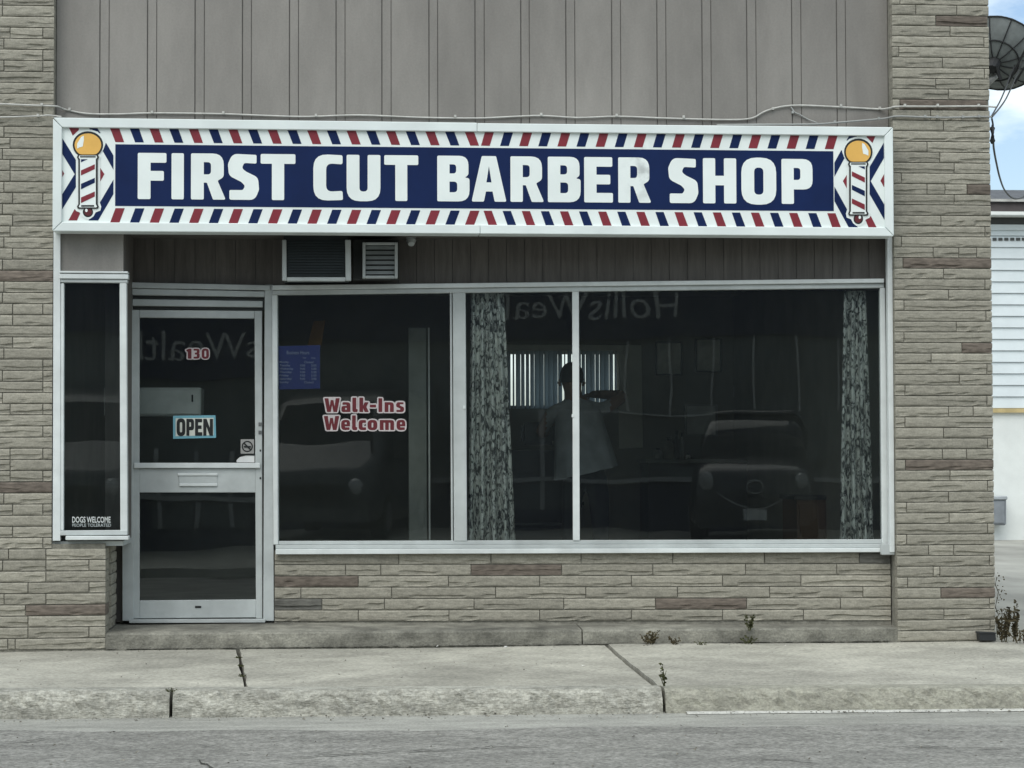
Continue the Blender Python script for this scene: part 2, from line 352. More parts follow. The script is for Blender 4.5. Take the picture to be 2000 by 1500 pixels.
# ================================================================== THE GROUND
KL, KR = -2.9, 2.5
def lerp(a, b, x): return a+(b-a)*(x-KL)/(KR-KL)
def kerb_y(x): return lerp(-1.86, -2.06, x)       # front of the kerb's top
def kerb_z(x): return lerp(-0.04, -0.065, x)
ROADZ = -0.19
struct(mesh_obj('ground', [(-400, -400, -0.35), (400, -400, -0.35), (400, 400, -0.35), (-400, 400, -0.35)], [(0, 1, 2, 3)], mat('earth', (0.16, 0.155, 0.12), 0.95, 0.3, 0.8)))
def strip_sheet(name, xs, rows, material, parent=None, jit=0.0):
    """sheet over x positions xs; rows = functions x -> (y, z)"""
    v = []; f = []
    for x in xs:
        for r in rows:
            y, z = r(x); v.append((x, y+random.uniform(-jit, jit), z+random.uniform(-jit, jit)*0.3))
    m_ = len(rows)
    for i in range(len(xs)-1):
        for j in range(m_-1): a = i*m_+j; f.append((a, a+m_, a+m_+1, a+1))
    return mesh_obj(name, v, f, material, parent)
def frange(a, b, st):
    n = max(1, int(round((b-a)/st))); return [a+(b-a)*i/n for i in range(n+1)]
XS = [-60, -30, -14, -8]+frange(-5, 6, 0.1)+[9, 15, 30, 60]
# asphalt: an old worn edge lapping the concrete gutter
random.seed(11)
edge = {}
def asph_edge(x):
    if x not in edge: edge[x] = lerp(-2.42, -2.78, x)+0.05*math.sin(x*1.3)+0.035*math.sin(x*3.7+1)+random.uniform(-.015, .015)
    return edge[x]
road = struct(strip_sheet('road', XS, [lambda x: (-12.8, ROADZ+0.004), lambda x: (-8, ROADZ+0.06), lambda x: (-5, ROADZ+0.035), lambda x: (-3.6, ROADZ+0.012), lambda x: (asph_edge(x)-.12, ROADZ+0.0085), lambda x: (asph_edge(x), ROADZ+0.0065)], ASPH))
struct(strip_sheet('gutter', XS, [lambda x: (-3.4, ROADZ-0.004), lambda x: (kerb_y(x)-0.16, ROADZ), lambda x: (kerb_y(x)+0.02, ROADZ+0.002)], GUTTER))
# kerb stones
kerb = bpy.data.objects.new('kerb', None); C.objects.link(kerb); kerb['kind'] = 'structure'
kj = [-9.0, -6.0, ground(335, 1375, -0.12).x, ground(1306, 1375, -0.12).x, 5.4, 9.0]
random.seed(3)
for a, b in zip(kj[:-1], kj[1:]):
    xs = frange(a+0.009, b-0.009, 0.035 if abs(a) < 4 or abs(b) < 4 else 0.4)
    rough = 0.010 if a < 1.0 else 0.004
    v = []; f = []
    for x in xs:
        yk, zk = kerb_y(x), kerb_z(x); j = lambda s=1: random.uniform(-rough, rough)*s
        prof = [(yk+0.16, zk-0.12), (yk+0.16, zk), (yk+0.06, zk+0.001), (yk+0.012+j(), zk-0.004+j(.5)), (yk-0.012+j(), zk-0.022+j()), (yk-0.026+j(), zk-0.055+j()), (yk-0.036+j(), zk-0.09+j()), (yk-0.047+j(.5), ROADZ-0.01), (yk-0.04, ROADZ-0.08)]
        v += [(x, y, z) for y, z in prof]
    m_ = 9
    for i in range(len(xs)-1):
        for k in range(m_-1): q = i*m_+k; f.append((q, q+m_, q+m_+1, q+1))
    f += [tuple(range(m_)), tuple((len(xs)-1)*m_+k for k in range(m_))]
    mesh_obj('kerb_stone', v, f, KERB if a < 0.6 else KERB2, kerb)
xs = frange(ground(1332, 1388, ROADZ).x, 5.3, 0.1)
strip_sheet('gutter_edge', xs, [lambda x: (kerb_y(x)-0.105, ROADZ+0.004), lambda x: (kerb_y(x)-0.085, ROADZ+0.010), lambda x: (kerb_y(x)-0.045, ROADZ+0.011)], mat('pale_mortar', (0.47, 0.47, 0.435), 0.9, 0.15, 20, grain=0.15), kerb, 0.003)
# pavement slabs, each a piece with an open joint
pav = bpy.data.objects.new('pavement', None); C.objects.link(pav); pav['kind'] = 'structure'
def pav_z(x, y): return kerb_z(x)*min(1.3, max(0, (0.0-y)/1.75))
def jline(pa, pb):
    a = ground(*pa, 0.0); b = ground(*pb, -0.04)
    return lambda y: a.x+(b.x-a.x)*(y-a.y)/(b.y-a.y)
j1 = jline((463, 1262), (480, 1338)); j2 = jline((1196, 1268), (1302, 1345))
joints = [lambda y: -7.5, lambda y: -5.1+0.05*y, lambda y: -3.75+0.02*y, j1, j2, lambda y: 3.6+0.1*y, lambda y: 5.6, lambda y: 8.0]
joints[2] = lambda y: -4.2
random.seed(5)
for i in range(len(joints)-1):
    g = 0.0135; lift = [0, 0, -0.002, 0.0, 0.007, 0.0, 0, 0][i]
    ny, nx = 12, 26; v = []; f = []
    for r_ in range(ny+1):
        for c_ in range(nx+1):
            t = r_/ny
            y0 = 0.85; 
            # rear edge hides under the step and the walls
            xa = joints[i](-1)+g; xb = joints[i+1](-1)-g
            xm = xa+(xb-xa)*c_/nx
            y = y0+(kerb_y(xm)+0.166-y0)*t
            xa = joints[i](y)+g+(random.uniform(-.008, .008) if 0 < i < 6 else 0); xb = joints[i+1](y)-g+random.uniform(-.006, .006)
            x = xa+(xb-xa)*c_/nx
            z = pav_z(x, y)+lift*(1-c_/nx if i == 4 else 1)+0.004*math.sin(x*2.1+y*1.7)-(0.003 if r_ in (0, ny) or c_ in (0, nx) else 0)
            v.append((x, y, z))
    for r_ in range(ny):
        for c_ in range(nx): a = r_*(nx+1)+c_; f.append((a, a+1, a+nx+2, a+nx+1))
    rim = [c for c in range(nx+1)]+[r*(nx+1)+nx for r in range(1, ny+1)]+[ny*(nx+1)+c for c in range(nx-1, -1, -1)]+[r*(nx+1) for r in range(ny-1, 0, -1)]
    n0 = len(v); v += [(v[q][0], v[q][1], v[q][2]-0.09) for q in rim]
    for k in range(len(rim)): f.append((rim[k], rim[(k+1) % len(rim)], n0+(k+1) % len(rim), n0+k))
    mesh_obj('slab', v, f, CONC, pav)
# cracks in the asphalt: opened seams filled with dirt
def ribbon(name, pts, wd, material, parent, seed=0):
    rn = random.Random(seed); v = []; f = []
    for i, p in enumerate(pts):
        a = pts[max(0, i-1)]; b = pts[min(len(pts)-1, i+1)]; d = Vector((b[0]-a[0], b[1]-a[1])); d = d.normalized() if d.length else Vector((1, 0))
        n_ = Vector((-d.y, d.x)); h = wd*rn.uniform(.4, 1.2)*(0.25 if i in (0, len(pts)-1) else 1)
        v += [(p[0]+n_.x*h, p[1]+n_.y*h, p[2]), (p[0]-n_.x*h, p[1]-n_.y*h, p[2])]
    for i in range(len(pts)-1): f.append((2*i, 2*i+2, 2*i+3, 2*i+1))
    return mesh_obj(name, v, f, material, parent)
def road_z(y): return ROADZ+0.0065+ (0.0055 if y < -3.4 else 0.004)
rn = random.Random(2)
for pts in ([(385, 1482), (395, 1490), (404, 1492), (420, 1502)], [(0, 1450), (40, 1447), (100, 1441)], [(560, 1480), (640, 1473), (760, 1467), (880, 1463), (960, 1457), (1100, 1456)], [(1700, 1460), (1800, 1456), (1880, 1459), (1990, 1462)], [(1480, 1480), (1600, 1490), (1740, 1494)]):
    P = []
    for (a, b), (c, d) in zip(pts[:-1], pts[1:]):
        for k in range(6):
            g_ = ground(a+(c-a)*k/6, b+(d-b)*k/6+rn.uniform(-1.5, 1.5), ROADZ+0.02); P.append((g_.x, g_.y, ROADZ+0.019))
    ribbon('crack', P, 0.008, CRACK, road, 4)
# the lane beside the shop and the far side of the street
struct(mesh_obj('lane', [(2.9, 0.6, -0.03), (14, 0.6, -0.03), (14, 40, -0.03), (2.9, 40, -0.03)], [(0, 1, 2, 3)], mat('lane_concrete', (0.34, 0.335, 0.30), 0.92, 0.18, 1.6, 0.3, 30, (1, .4, 1), stain=0.2)))
struct(MB().box(-40, 40, -21.2, -12.8, -0.30, -0.05).build('forecourt', mat('forecourt_concrete', (0.30, 0.295, 0.26), 0.9, 0.2, 2.0, 0.2, 40)))

# ================================================================== THE SHOP BUILDING
shop = thing('shop_building', (0, 0, 0), 'single storey stone and grey siding barber shop building with recessed glass front', 'building')
XL, XR = PF.at(103, 800).x, AT(1748, 800, 0).x           # inner edges of the two piers
XE = 3.21                                                  # outer end of the building
XLL = -3.62                                                # pier's far edge, beyond the frame
ZTOP = 5.25
COURSE = 0.07055
XB = PF.at(207, 1150).x                                    # the left pier is wider below its window
ZSILL = PF.at(170, 1056).z
pierL = box('stone_pier', XLL, XL-0.004, 0.004, 0.30, -0.1, ZTOP, MORTAR, shop); pierL['label'] = 'stone pier left of the sign, wider below the side window'
box('pier_base_core', XL-0.004, XB-0.006, 0.004, 0.56, -0.1, ZSILL-0.02, MORTAR, shop)
pierR = box('stone_pier', XR+0.004, XE-0.006, 0.004, 0.45, -0.1, ZTOP, MORTAR, shop); pierR['label'] = 'narrow stone pier right of the display window'

def brick(x0, x1, z0, z1, rn, material, parent, plane=None, depth=0.055, proud=0.0125):
    """one split-faced stone; plane None = the street face of the piers"""
    g = 0.0032; x0 += g; x1 -= g; z0 += g; z1 -= g
    if x1-x0 < 0.02: return
    nx = max(2, min(12, int((x1-x0)/0.042))); v = []; f = []
    ledge = 0.0; lt = rn.uniform(.28, .42); wob = rn.uniform(-.12, .12)
    for c_ in range(nx+1):
        s = c_/nx; end = c_ in (0, nx)
        if rn.random() < 0.5: ledge = rn.choice([0, 0, .35, .6, .85])*proud       # chips run along the lower half
        lt += rn.uniform(-.07, .07); lt = max(.2, min(.55, lt))
        x = x0+(x1-x0)*(s+(0 if end else rn.uniform(-.3, .3)/nx))
        bul = proud*(rn.uniform(.82, 1.0)+wob*(s-.5))
        lo_ = bul-ledge
        for t, y in ((0.0, proud*.45), (.14, lo_*.9), (lt, lo_), (lt+.09, bul), (.86, bul*.95), (1.0, proud*.5)):
            v.append((x, -(y*.8 if end else y), z0+(z1-z0)*t+(rn.uniform(-.001, .001) if t in (0, 1) else 0)))
    n1 = 6
    for c_ in range(nx):
        for r_ in range(5): a = c_*n1+r_; f.append((a, a+n1, a+n1+1, a+1))
    rim = [c*n1 for c in range(nx+1)]+[nx*n1+r for r in range(1, 6)]+[c*n1+5 for c in range(nx-1, -1, -1)]+[4, 3, 2, 1]
    k0 = len(v); v += [(v[q][0], depth, v[q][2]) for q in rim]
    for k in range(len(rim)): f.append((rim[k], rim[(k+1) % len(rim)], k0+(k+1) % len(rim), k0+k))
    if plane is not None: v = [plane.loc(p[0], p[2], -p[1]) for p in v]
    return mesh_obj('brick', v, f, material, parent)

rn = random.Random(21)
def px_x(px, z): 
    # world x of a photo column on the street face at that height
    d = ray(px, 750); lo = PF.at(px, 1250); hi = PF.at(px, 0); t = (z-lo.z)/(hi.z-lo.z); return lo.x+(hi.x-lo.x)*t
RJ = [[1757],[1788,1868],[1827,1928],[1855],[1921],[1755],[1840],[1922],[1827,1893],[1852],[1757,1927],[1817],[1842],[],[1810],[1835],[1863],[1760],[1810,1845,1888],[1863],[],[1837],[1923],[1760],
      [1822,1872,1907],[1763],[1842],[1923],[1852],[1765],[1925],[1867],[1765],[1878],[1818],[1927],[1873],[1767],[1927],[1852,1900],[1767],[1842],[1928],[1840,1887],[1768],[1855],[1928],[1852],[1770],[1853],[1928],[1770],[1813,1862],[1932],[1822,1835],[1772],[1837],[1932],[1843],[1933],[]]
RBROWN = {2: 1, 10: 1, 18: 3, 25: 1, 33: 1, 44: 1, 56: 1}
for i, js in enumerate(RJ):
    z1 = 0.003+COURSE*(61-i); z0 = z1-COURSE; zc = (z0+z1)/2
    xs = [XR]+[px_x(p, zc) for p in js]+[XE]
    for k in range(len(xs)-1):
        brick(xs[k], xs[k+1], z0, z1, rn, STONE_BROWN if RBROWN.get(i) == k else STONE, pierR, depth=0.30 if k == len(xs)-2 else 0.055)
for i in range(1, 9):                                       # above the frame
    z0 = 0.003+COURSE*(60+i); xm = XR+(XE-XR)*rn.uniform(.3, .7)
    brick(XR, xm, z0, z0+COURSE, rn, STONE, pierR); brick(xm, XE, z0, z0+COURSE, rn, STONE, pierR, depth=0.30)
# left pier: courses a little lower there
LBROWN = {'a': PF.at(50, 536).z, 'b': PF.at(50, 961).z, 'c': PF.at(130, 1197).z}
i = 0; z0 = 0.012
while z0 < 4.75:
    z1 = z0+COURSE+(0.0006); zc = (z0+z1)/2
    low = z1 < ZSILL-0.005
    xe = XB if low else XL
    js = []
    brown = None
    for kk, zz in LBROWN.items():
        if abs(zz-zc) < COURSE*0.5: brown = kk
    if low:
        js = [px_x(rn.uniform(-20, 20), zc), px_x(rn.choice([30, 55, 75, 90]), zc)]
        if i % 2: js.append(px_x(174, zc))
        if brown == 'c': js = [px_x(-30, zc), px_x(50, zc)]
    elif brown: js = [px_x(-35, zc)]
    else:
        js = [px_x(rn.choice([-25, 5, 8, 20, 25, -10]), zc)]
        if rn.random() < 0.3: js.append(px_x(84, zc))
    xs = [XLL]+js+[xe]
    for k in range(len(xs)-1):
        brick(xs[k], xs[k+1], z0, z1, rn, STONE_BROWN if brown and k == len(xs)-2 else STONE, pierL, depth=0.20 if (low and k == len(xs)-2) else 0.055)
    i += 1; z0 = z1
# the jamb of the wide base, turning into the doorway
PJ = Plane((XB, 0, 0), (0, 1, 0))
z0 = 0.12
while z0 < ZSILL-0.05:
    cut = rn.choice([0.28, 0.34, 0.42]); brick(0.21, cut, z0, z0+COURSE, rn, STONE, pierL, PJ, 0.03, 0.012); brick(cut, 0.55, z0, z0+COURSE, rn, STONE, pierL, PJ, 0.03, 0.012)
    z0 += COURSE
# stone apron below the display window
zA = PW.at(1000, 1213, 0.0).z; zA1 = PW.at(1000, 1083, 0.0).z
uL, uR = PW.u(PW.at(536, 1150)), PW.u(Vector((XR-0.003, 0.13, 0)))
apron = mesh_obj('stone_apron', *(lambda v: (v, [(0, 1, 2, 3), (7, 6, 5, 4), (0, 4, 5, 1), (1, 5, 6, 2), (2, 6, 7, 3), (3, 7, 4, 0)]))([PW.loc(u_, z_, o_) for o_ in (-0.004, -0.2) for u_, z_ in ((uL, 0.02), (uR, 0.02), (uR, zA1+0.03), (uL, zA1+0.03))]), MORTAR, shop)
apron['label'] = 'low stone wall below the display window'
AJ = [[779,959,1135,1314,1493,1678],[675,744,920,1097,1275,1456,1634],[700,876,1054,1233,1411,1564],[588,765,968,1144,1323,1503,1685],[629,751,926,1101,1280,1458,1641],[700,877,1054,1233,1411,1569]]
AB = {(1, 3): STONE_BROWN, (2, 0): STONE_BROWN, (4, 5): STONE_BROWN, (0, 6): STONE_DARK, (4, 0): STONE_DARK}
hA = (zA1-zA+0.012)/6
for i, js in enumerate(AJ):
    z1 = zA1+0.012-hA*i; yy = 1095+20*i
    us = [uL]+[PW.u(PW.at(p, yy)) for p in js]+[uR]
    for k in range(len(us)-1): brick(us[k], us[k+1], z1-hA, z1, rn, AB.get((i, k), STONE), apron, PW, 0.05)

# ---- upper siding: wide boards and narrow battens with open grooves
YS = 0.10
PU = Plane((0, YS, 0), (1, 0, 0))
siding = box('siding', XL-0.01, XR+0.01, YS+0.010, 0.28, 2.70, ZTOP-0.02, mat('groove', (0.15, 0.145, 0.135), 0.9), shop)
pairs = [(195,213),(288,306),(381,399),(473.5,491),(565.5,583),(656.5,674),(746,764),(838,855),(928,946),(1017.5,1034),(1105.5,1123),(1195,1212.5),(1283.5,1301),(1371.5,1389),(1459,1477),(1547,1565),(1634.5,1652)]
cuts = [XL]
for a, b in pairs: cuts += [PU.at(a, 120).x, PU.at(b, 120).x]
cuts.append(XR)
for k in range(len(cuts)-1):
    narrow = k % 2 == 1
    gl, gr = (0.0035, 0.0022) if narrow else (0.0022, 0.0035)
    o = box('board', cuts[k]+(gl if k else 0), cuts[k+1]-(gr if k < len(cuts)-2 else 0), YS+(0.0015 if narrow else 0)+random.uniform(0, .001), YS+0.013, 2.72, ZTOP-0.04, SIDING, siding)
    bevel_obj(o, 0.0012)
box('parapet_cap', XLL-0.05, XE+0.04, -0.05, 0.40, ZTOP, ZTOP+0.06, ALU, shop)

# ---- recess: soffit, header panels, lining
ZSOF = 2.700
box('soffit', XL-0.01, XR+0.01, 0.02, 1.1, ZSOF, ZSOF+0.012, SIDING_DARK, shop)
zh = PW.at(1000, 549, -0.02).z
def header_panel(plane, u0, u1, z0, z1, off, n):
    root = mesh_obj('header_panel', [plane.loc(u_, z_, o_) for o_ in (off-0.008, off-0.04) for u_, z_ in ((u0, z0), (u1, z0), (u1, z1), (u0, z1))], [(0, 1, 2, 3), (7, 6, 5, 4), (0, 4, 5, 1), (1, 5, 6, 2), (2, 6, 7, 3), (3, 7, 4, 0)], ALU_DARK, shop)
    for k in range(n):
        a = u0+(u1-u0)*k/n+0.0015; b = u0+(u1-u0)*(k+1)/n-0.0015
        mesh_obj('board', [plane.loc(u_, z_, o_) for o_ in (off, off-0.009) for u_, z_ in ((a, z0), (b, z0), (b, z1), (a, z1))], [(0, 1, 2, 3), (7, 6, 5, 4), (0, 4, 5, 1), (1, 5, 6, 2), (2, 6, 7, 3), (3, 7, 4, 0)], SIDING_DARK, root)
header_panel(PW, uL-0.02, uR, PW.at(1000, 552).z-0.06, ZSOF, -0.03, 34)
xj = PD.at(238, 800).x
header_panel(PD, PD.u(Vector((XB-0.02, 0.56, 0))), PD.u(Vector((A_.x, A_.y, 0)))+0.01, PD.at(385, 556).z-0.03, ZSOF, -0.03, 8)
xw = PF.at(243, 500).x                                     # corner of the panel over the side window
pbar('front_panel', PF, [(117, 452), (241, 455), (241, 531), (117, 531)], -0.05, -0.012, SIDING, shop, 0.002)
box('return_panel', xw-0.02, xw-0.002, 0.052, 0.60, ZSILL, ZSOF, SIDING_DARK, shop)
box('bay_floor', XL-0.01, xw-0.004, 0.03, 0.60, ZSILL-0.035, ZSILL-0.005, ALU, shop)
# full-height edge trims against the piers
tr = MB()
for a, b in ((104.5, 117.5),):
    v, f = pp(PF, [(a, 452), (b, 452), (b, 1056), (a-1.5, 1056)], -0.04, 0.012); tr.add(v, f)
tr.build('edge_trim', ALU_WHITE, shop)
PR = Plane((0, 0.05, 0), (1, 0, 0))
pbar('edge_trim', PR, [(1733, 462), (1743, 462), (1748, 1079), (1738, 1079)], -0.03, 0.02, ALU_WHITE, shop, 0.003)
pbar('trim_corner', PR, [(1722, 1062), (1748, 1062), (1748, 1084), (1722, 1084)], -0.03, 0.012, ALU, shop, 0.004)

pbar('jamb_filler', PD, [(205, 556), (238.5, 556), (239.5, 1215), (205, 1215)], -0.10, -0.03, SIDING_DARK, shop)
# ---- doorstep
step = MB()
xs = frange(XB-0.002, XR+0.02, 0.06); rn2 = random.Random(8)
for seg, (sa, sb) in enumerate(((XB-0.002, PF.at(1137, 1240).x-0.004), (PF.at(1137, 1240).x+0.004, XR+0.022))):
    xs = frange(sa, sb, 0.05); v = []; f = []
    for x in xs:
        yf = -0.004+rn2.uniform(-.003, .003); zt = lerp(0.110, 0.096, x)
        prof = [(0.95, 0.125), (0.75, 0.125), (0.08, zt+0.004), (yf+0.018, zt+rn2.uniform(-.002, .001)), (yf+rn2.uniform(0, .006), zt-0.012), (yf, zt-0.04), (yf-0.003, -0.09)]
        v += [(x, y, z) for y, z in prof]
    for i in range(len(xs)-1):
        for k in range(6): q = i*7+k; f.append((q, q+7, q+8, q+1))
    f += [tuple(range(7)), tuple((len(xs)-1)*7+k for k in range(7))]
    step.add(v, f)
step.build('doorstep', CONC2, shop)
# dark growth and dirt lodged along the foot of the step
rb = random.Random(14); P = []
for px in range(215, 1750, 9):
    g_ = ground(px, 1262-(px-215)*0.004, 0.0); P.append((g_.x, -0.014, pav_z(g_.x, -0.01)+0.010))
ribbon('dirt_line', P, 0.009, CRACK, pav, 6)

# ---- interior shell
IW = mat('interior_wall', (0.26, 0.25, 0.21), 0.85, 0.1, 3)
IF = mat('interior_floor', (0.30, 0.28, 0.24), 0.5, 0.2, 4)
YB = 5.6
ish = [('interior_wall', XLL, XL-0.02, 0.30, YB+0.2, -0.05, ZTOP-0.3, IW), ('interior_wall', XR+0.01, XE-0.02, 0.45, YB+0.2, -0.05, ZTOP-0.3, IW),
       ('interior_floor', XL-0.02, XR+0.01, 0.80, YB, 0.0, 0.13, IF), ('interior_ceiling', XL-0.02, XR+0.01, 0.30, YB+0.2, 2.715, 2.78, mat('ceiling_tile', (0.62, 0.61, 0.56), 0.9)),
       ('roof', XLL, XE, 0.40, YB+0.2, ZTOP-0.25, ZTOP-0.1, mat('roof_felt', (0.06, 0.06, 0.06), 0.9))]
for n_, *b, mt in ish: box(n_, *b, mt, shop)
PB = Plane((0, YB, 0), (1, 0, 0))
bw0, bw1 = PB.at(988, 690), PB.at(1206, 800)
bx0, bx1, bz0, bz1 = bw0.x, bw1.x, PB.at(1100, 792).z, bw0.z
backw = MB().box(XL-0.02, bx0, YB, YB+0.2, 0, 2.72).box(bx1, XR+0.01, YB, YB+0.2, 0, 2.72).box(bx0, bx1, YB, YB+0.2, 0, bz0).box(bx0, bx1, YB, YB+0.2, bz1, 2.72)
backw.build('back_wall', IW, shop)
# pale plaster panel round the back window
PL = mat('pale_plaster', (0.75, 0.74, 0.66), 0.85, 0.08, 4)
pbar('wall_panel', PB, [(975, 672), (1253, 674), (1253, 690), (975, 688)], 0.003, 0.02, PL, shop)
pbar('wall_panel', PB, [(1207, 690), (1253, 690), (1256, 874), (1209, 876)], 0.003, 0.02, PL, shop)
# vertical blinds
blinds = thing('vertical_blind', (bx0, YB-0.06, bz0), 'vertical slat blind hanging over the back window behind the barber', 'blind')
BL = mat('blind_fabric', (0.40, 0.46, 0.49), 0.8, 0.08, 10, rnd=0.3)
bnt = BL.node_tree; trn = bnt.nodes.new('ShaderNodeBsdfTranslucent'); trn.inputs[0].default_value = (0.62, 0.70, 0.76, 1)
bmx = bnt.nodes.new('ShaderNodeMixShader'); bmx.inputs[0].default_value = 0.5
bo = [n for n in bnt.nodes if n.type == 'OUTPUT_MATERIAL'][0]
bnt.links.new(bnt.nodes['Principled BSDF'].outputs[0], bmx.inputs[1]); bnt.links.new(trn.outputs[0], bmx.inputs[2]); bnt.links.new(bmx.outputs[0], bo.inputs[0])
gaps = {1, 12, 23}
for k in range(24):
    cx = bx0+(bx1-bx0)*(k+0.5)/24; hw = (bx1-bx0)/24*(0.22 if k in gaps else 0.60); a = R(34+random.uniform(-14, 14))
    mb = MB(); c_, s_ = math.cos(a)*hw, math.sin(a)*hw
    for t in (-0.0015,):
        v = [(cx-c_, YB-0.06-s_, bz0-0.03), (cx+c_, YB-0.06+s_, bz0-0.03), (cx+c_, YB-0.06+s_, bz1+0.02), (cx-c_, YB-0.06-s_, bz1+0.02)]
        v += [(x, y+0.003, z) for x, y, z in v]
        mb.add(v, [(0, 1, 2, 3), (7, 6, 5, 4), (0, 4, 5, 1), (1, 5, 6, 2), (2, 6, 7, 3), (3, 7, 4, 0)])
    mb.build('slat', BL, blinds)
box('head_rail', bx0-0.04, bx1+0.04, YB-0.10, YB-0.03, bz1+0.02, bz1+0.07, PL, blinds)

# ================================================================== DOOR
door = bpy.data.objects.new('door', None); C.objects.link(door); door.parent = shop
door['label'] = 'pale grey aluminium glazed door with mail slot'
def dbar(name, pts, back, front, mt=ALU, bev=0.003): return pbar(name, PD, pts, back, front, mt, door, bev)
dbar('jamb', [(237, 556), (258, 556), (261, 1213), (239, 1213)], -0.08, 0.025)
dbar('jamb', [(517, 556), (533, 556), (535, 1213), (514, 1213)], -0.08, 0.025)
dbar('door_head', [(245, 551), (528, 557), (528, 567), (245, 562)], -0.08, 0.035)
dbar('door_head', [(258, 563.5), (517, 569), (517, 580), (258, 576)], -0.08, 0.020)
dbar('closer_cover', [(259, 584), (513, 588), (513, 600), (259, 597)], -0.06, 0.014)
dbar('recess_strip', [(258, 575), (517, 579), (517, 606), (258, 603)], -0.08, -0.03, ALU_DARK, 0)
LF, LBk = 0.0, -0.045
dbar('stile', [(258.5, 605), (272, 605), (272.5, 1208), (260.5, 1208)], LBk, LF)
dbar('stile', [(497, 607), (512, 607), (512.5, 1208), (500, 1208)], LBk, LF)
dbar('top_rail', [(272.2, 605), (496.8, 607), (496.8, 622), (272.2, 620)], LBk, LF-0.001)
dbar('mail_panel', [(272.2, 915), (499, 915), (499, 962), (272.2, 962)], LBk, LF-0.002)
dbar('push_bar', [(261, 904), (508, 904), (508, 914.5), (261, 914.5)], -0.01, 0.022, ALU_WHITE, 0.004)
dbar('bottom_rail', [(272.5, 1173), (500, 1171), (500, 1206), (272.5, 1208)], LBk, LF-0.001)
dbar('threshold', [(252, 1210.5), (518, 1209.5), (518, 1216), (252, 1217)], -0.06, 0.05, ALU, 0.002)
ms = dbar('mail_slot', [(348, 925), (424, 925), (424, 949), (350, 949)], -0.004, 0.004)
pbar('flap_lip', PD, [(347, 924), (425, 924), (425, 929), (347, 929)], 0.0, 0.012, ALU_WHITE, door, 0.002)
pbar('flap_lip', PD, [(350, 944), (424, 944), (424, 949.5), (350, 949.5)], 0.0, 0.012, ALU_WHITE, door, 0.002)
pbar('maker_plate', PD, [(381, 1183.5), (393, 1183.5), (393, 1187.5), (381, 1187.5)], -0.002, 0.002, BLACK, door)
for y_ in (829, 845): pbar('lock_cylinder', PD, [(505, y_-4), (511, y_-4), (511, y_+3), (505, y_+3)], -0.002, 0.008, mat('steel', (0.25, 0.26, 0.26), 0.35, metallic=0.8), door, 0.002)
for y_ in (880, 934): pbar('screw', PD, [(507, y_-2), (510, y_-2), (510, y_+2), (507, y_+2)], -0.002, 0.003, BLACK, door)
def tilted_pane(name, px0, py0, px1, py1, parent, tilt=0.9):
    a = PD.at(px0, py1, -0.022); b = PD.at(px1, py1, -0.022); zt = PD.at((px0+px1)/2, py0, -0.022).z
    h = zt-a.z; lean = math.tan(R(tilt))*h/2
    lo = [a+PD.n*lean, b+PD.n*lean]; hi = [Vector((a.x, a.y, zt))-PD.n*lean, Vector((b.x, b.y, zt))-PD.n*lean]
    F = [lo[0], lo[1], hi[1], hi[0]]; B = [p-PD.n*0.005 for p in F]
    return mesh_obj(name, F+B, [(0, 1, 2, 3), (7, 6, 5, 4)]+[(i, i+4, (i+1) % 4+4, (i+1) % 4) for i in range(4)], GLASS, parent)
tilted_pane('pane', 270, 618, 499, 917, door)
tilted_pane('pane', 270, 960, 501, 1175, door, 0.4)
# street number on the door glass
RED_INK = mat('window_red', (0.115, 0.012, 0.018), 0.5, 0.1, 20); PALE_INK = mat('window_pale', (0.50, 0.46, 0.46), 0.5, 0.05, 20)
outlined(PD, [('1', 364, 374), ('3', 377.6, 390), ('0', 394, 408)], 700.5, 681, door, 0.0012, RED_INK, PALE_INK, 'number')

# ---- OPEN sign, stickers
osn = thing('open_sign', PD.at(380, 857, 0.0), 'white OPEN sign with blue border and black letters on the door glass', 'sign')
pbar('plate', PD, [(338, 812), (421, 811), (422, 855), (338, 857)], 0.0, 0.003, mat('open_blue', (0.16, 0.38, 0.46), 0.4), osn)
pbar('face', PD, [(343, 817), (417, 816), (417, 850), (343, 852)], 0.003, 0.0045, mat('open_white', (0.62, 0.64, 0.58), 0.45), osn)
xo = [(345, 362, 'O'), (364, 379, 'P'), (381, 395, 'E'), (397, 416, 'N')]
for a, b, ch in xo:
    wd = GL[ch][0]; P0 = PD.at(a, 851, 0.0062); P1 = PD.at(b, 851, 0.0062); P2 = PD.at(a, 818, 0.0062)
    glyph(ch, 'letter', BLACK, osn, lambda x, y, P0=P0, P1=P1, P2=P2, wd=wd: P0+(P1-P0)*(x/wd)+(P2-P0)*(y/90), PD.n, 0.001)
def disc_loops(cx, cy, r, n=20): return [(cx+r*math.cos(2*math.pi*k/n), cy+r*math.sin(2*math.pi*k/n)) for k in range(n)]
def pxshape(name, plane, loops, off, material, parent, thick=0.0008):
    v, f = flat_shape(loops, lambda x, y: plane.at(x, y, off), plane.n, thick); return mesh_obj(name, v, f, material, parent)
nsm = thing('no_smoking_sticker', PD.at(483, 890, 0), 'small grey no smoking sticker in the corner of the door glass', 'sticker')
pbar('backing', PD, [(470, 858), (496, 858), (496, 886), (470, 886)], 0.0, 0.001, mat('sticker_grey', (0.30, 0.30, 0.29), 0.5), nsm)
pxshape('ring', PD, [disc_loops(483, 872, 11), disc_loops(483, 872, 8.6)], 0.0025, BLACK, nsm)
pxshape('slash', PD, [[(475, 866), (477, 864), (491, 878), (489, 880)]], 0.0045, BLACK, nsm)
pxshape('cigarette', PD, [[(476, 871), (490, 871), (490, 874), (476, 874)]], 0.0065, BLACK, nsm)
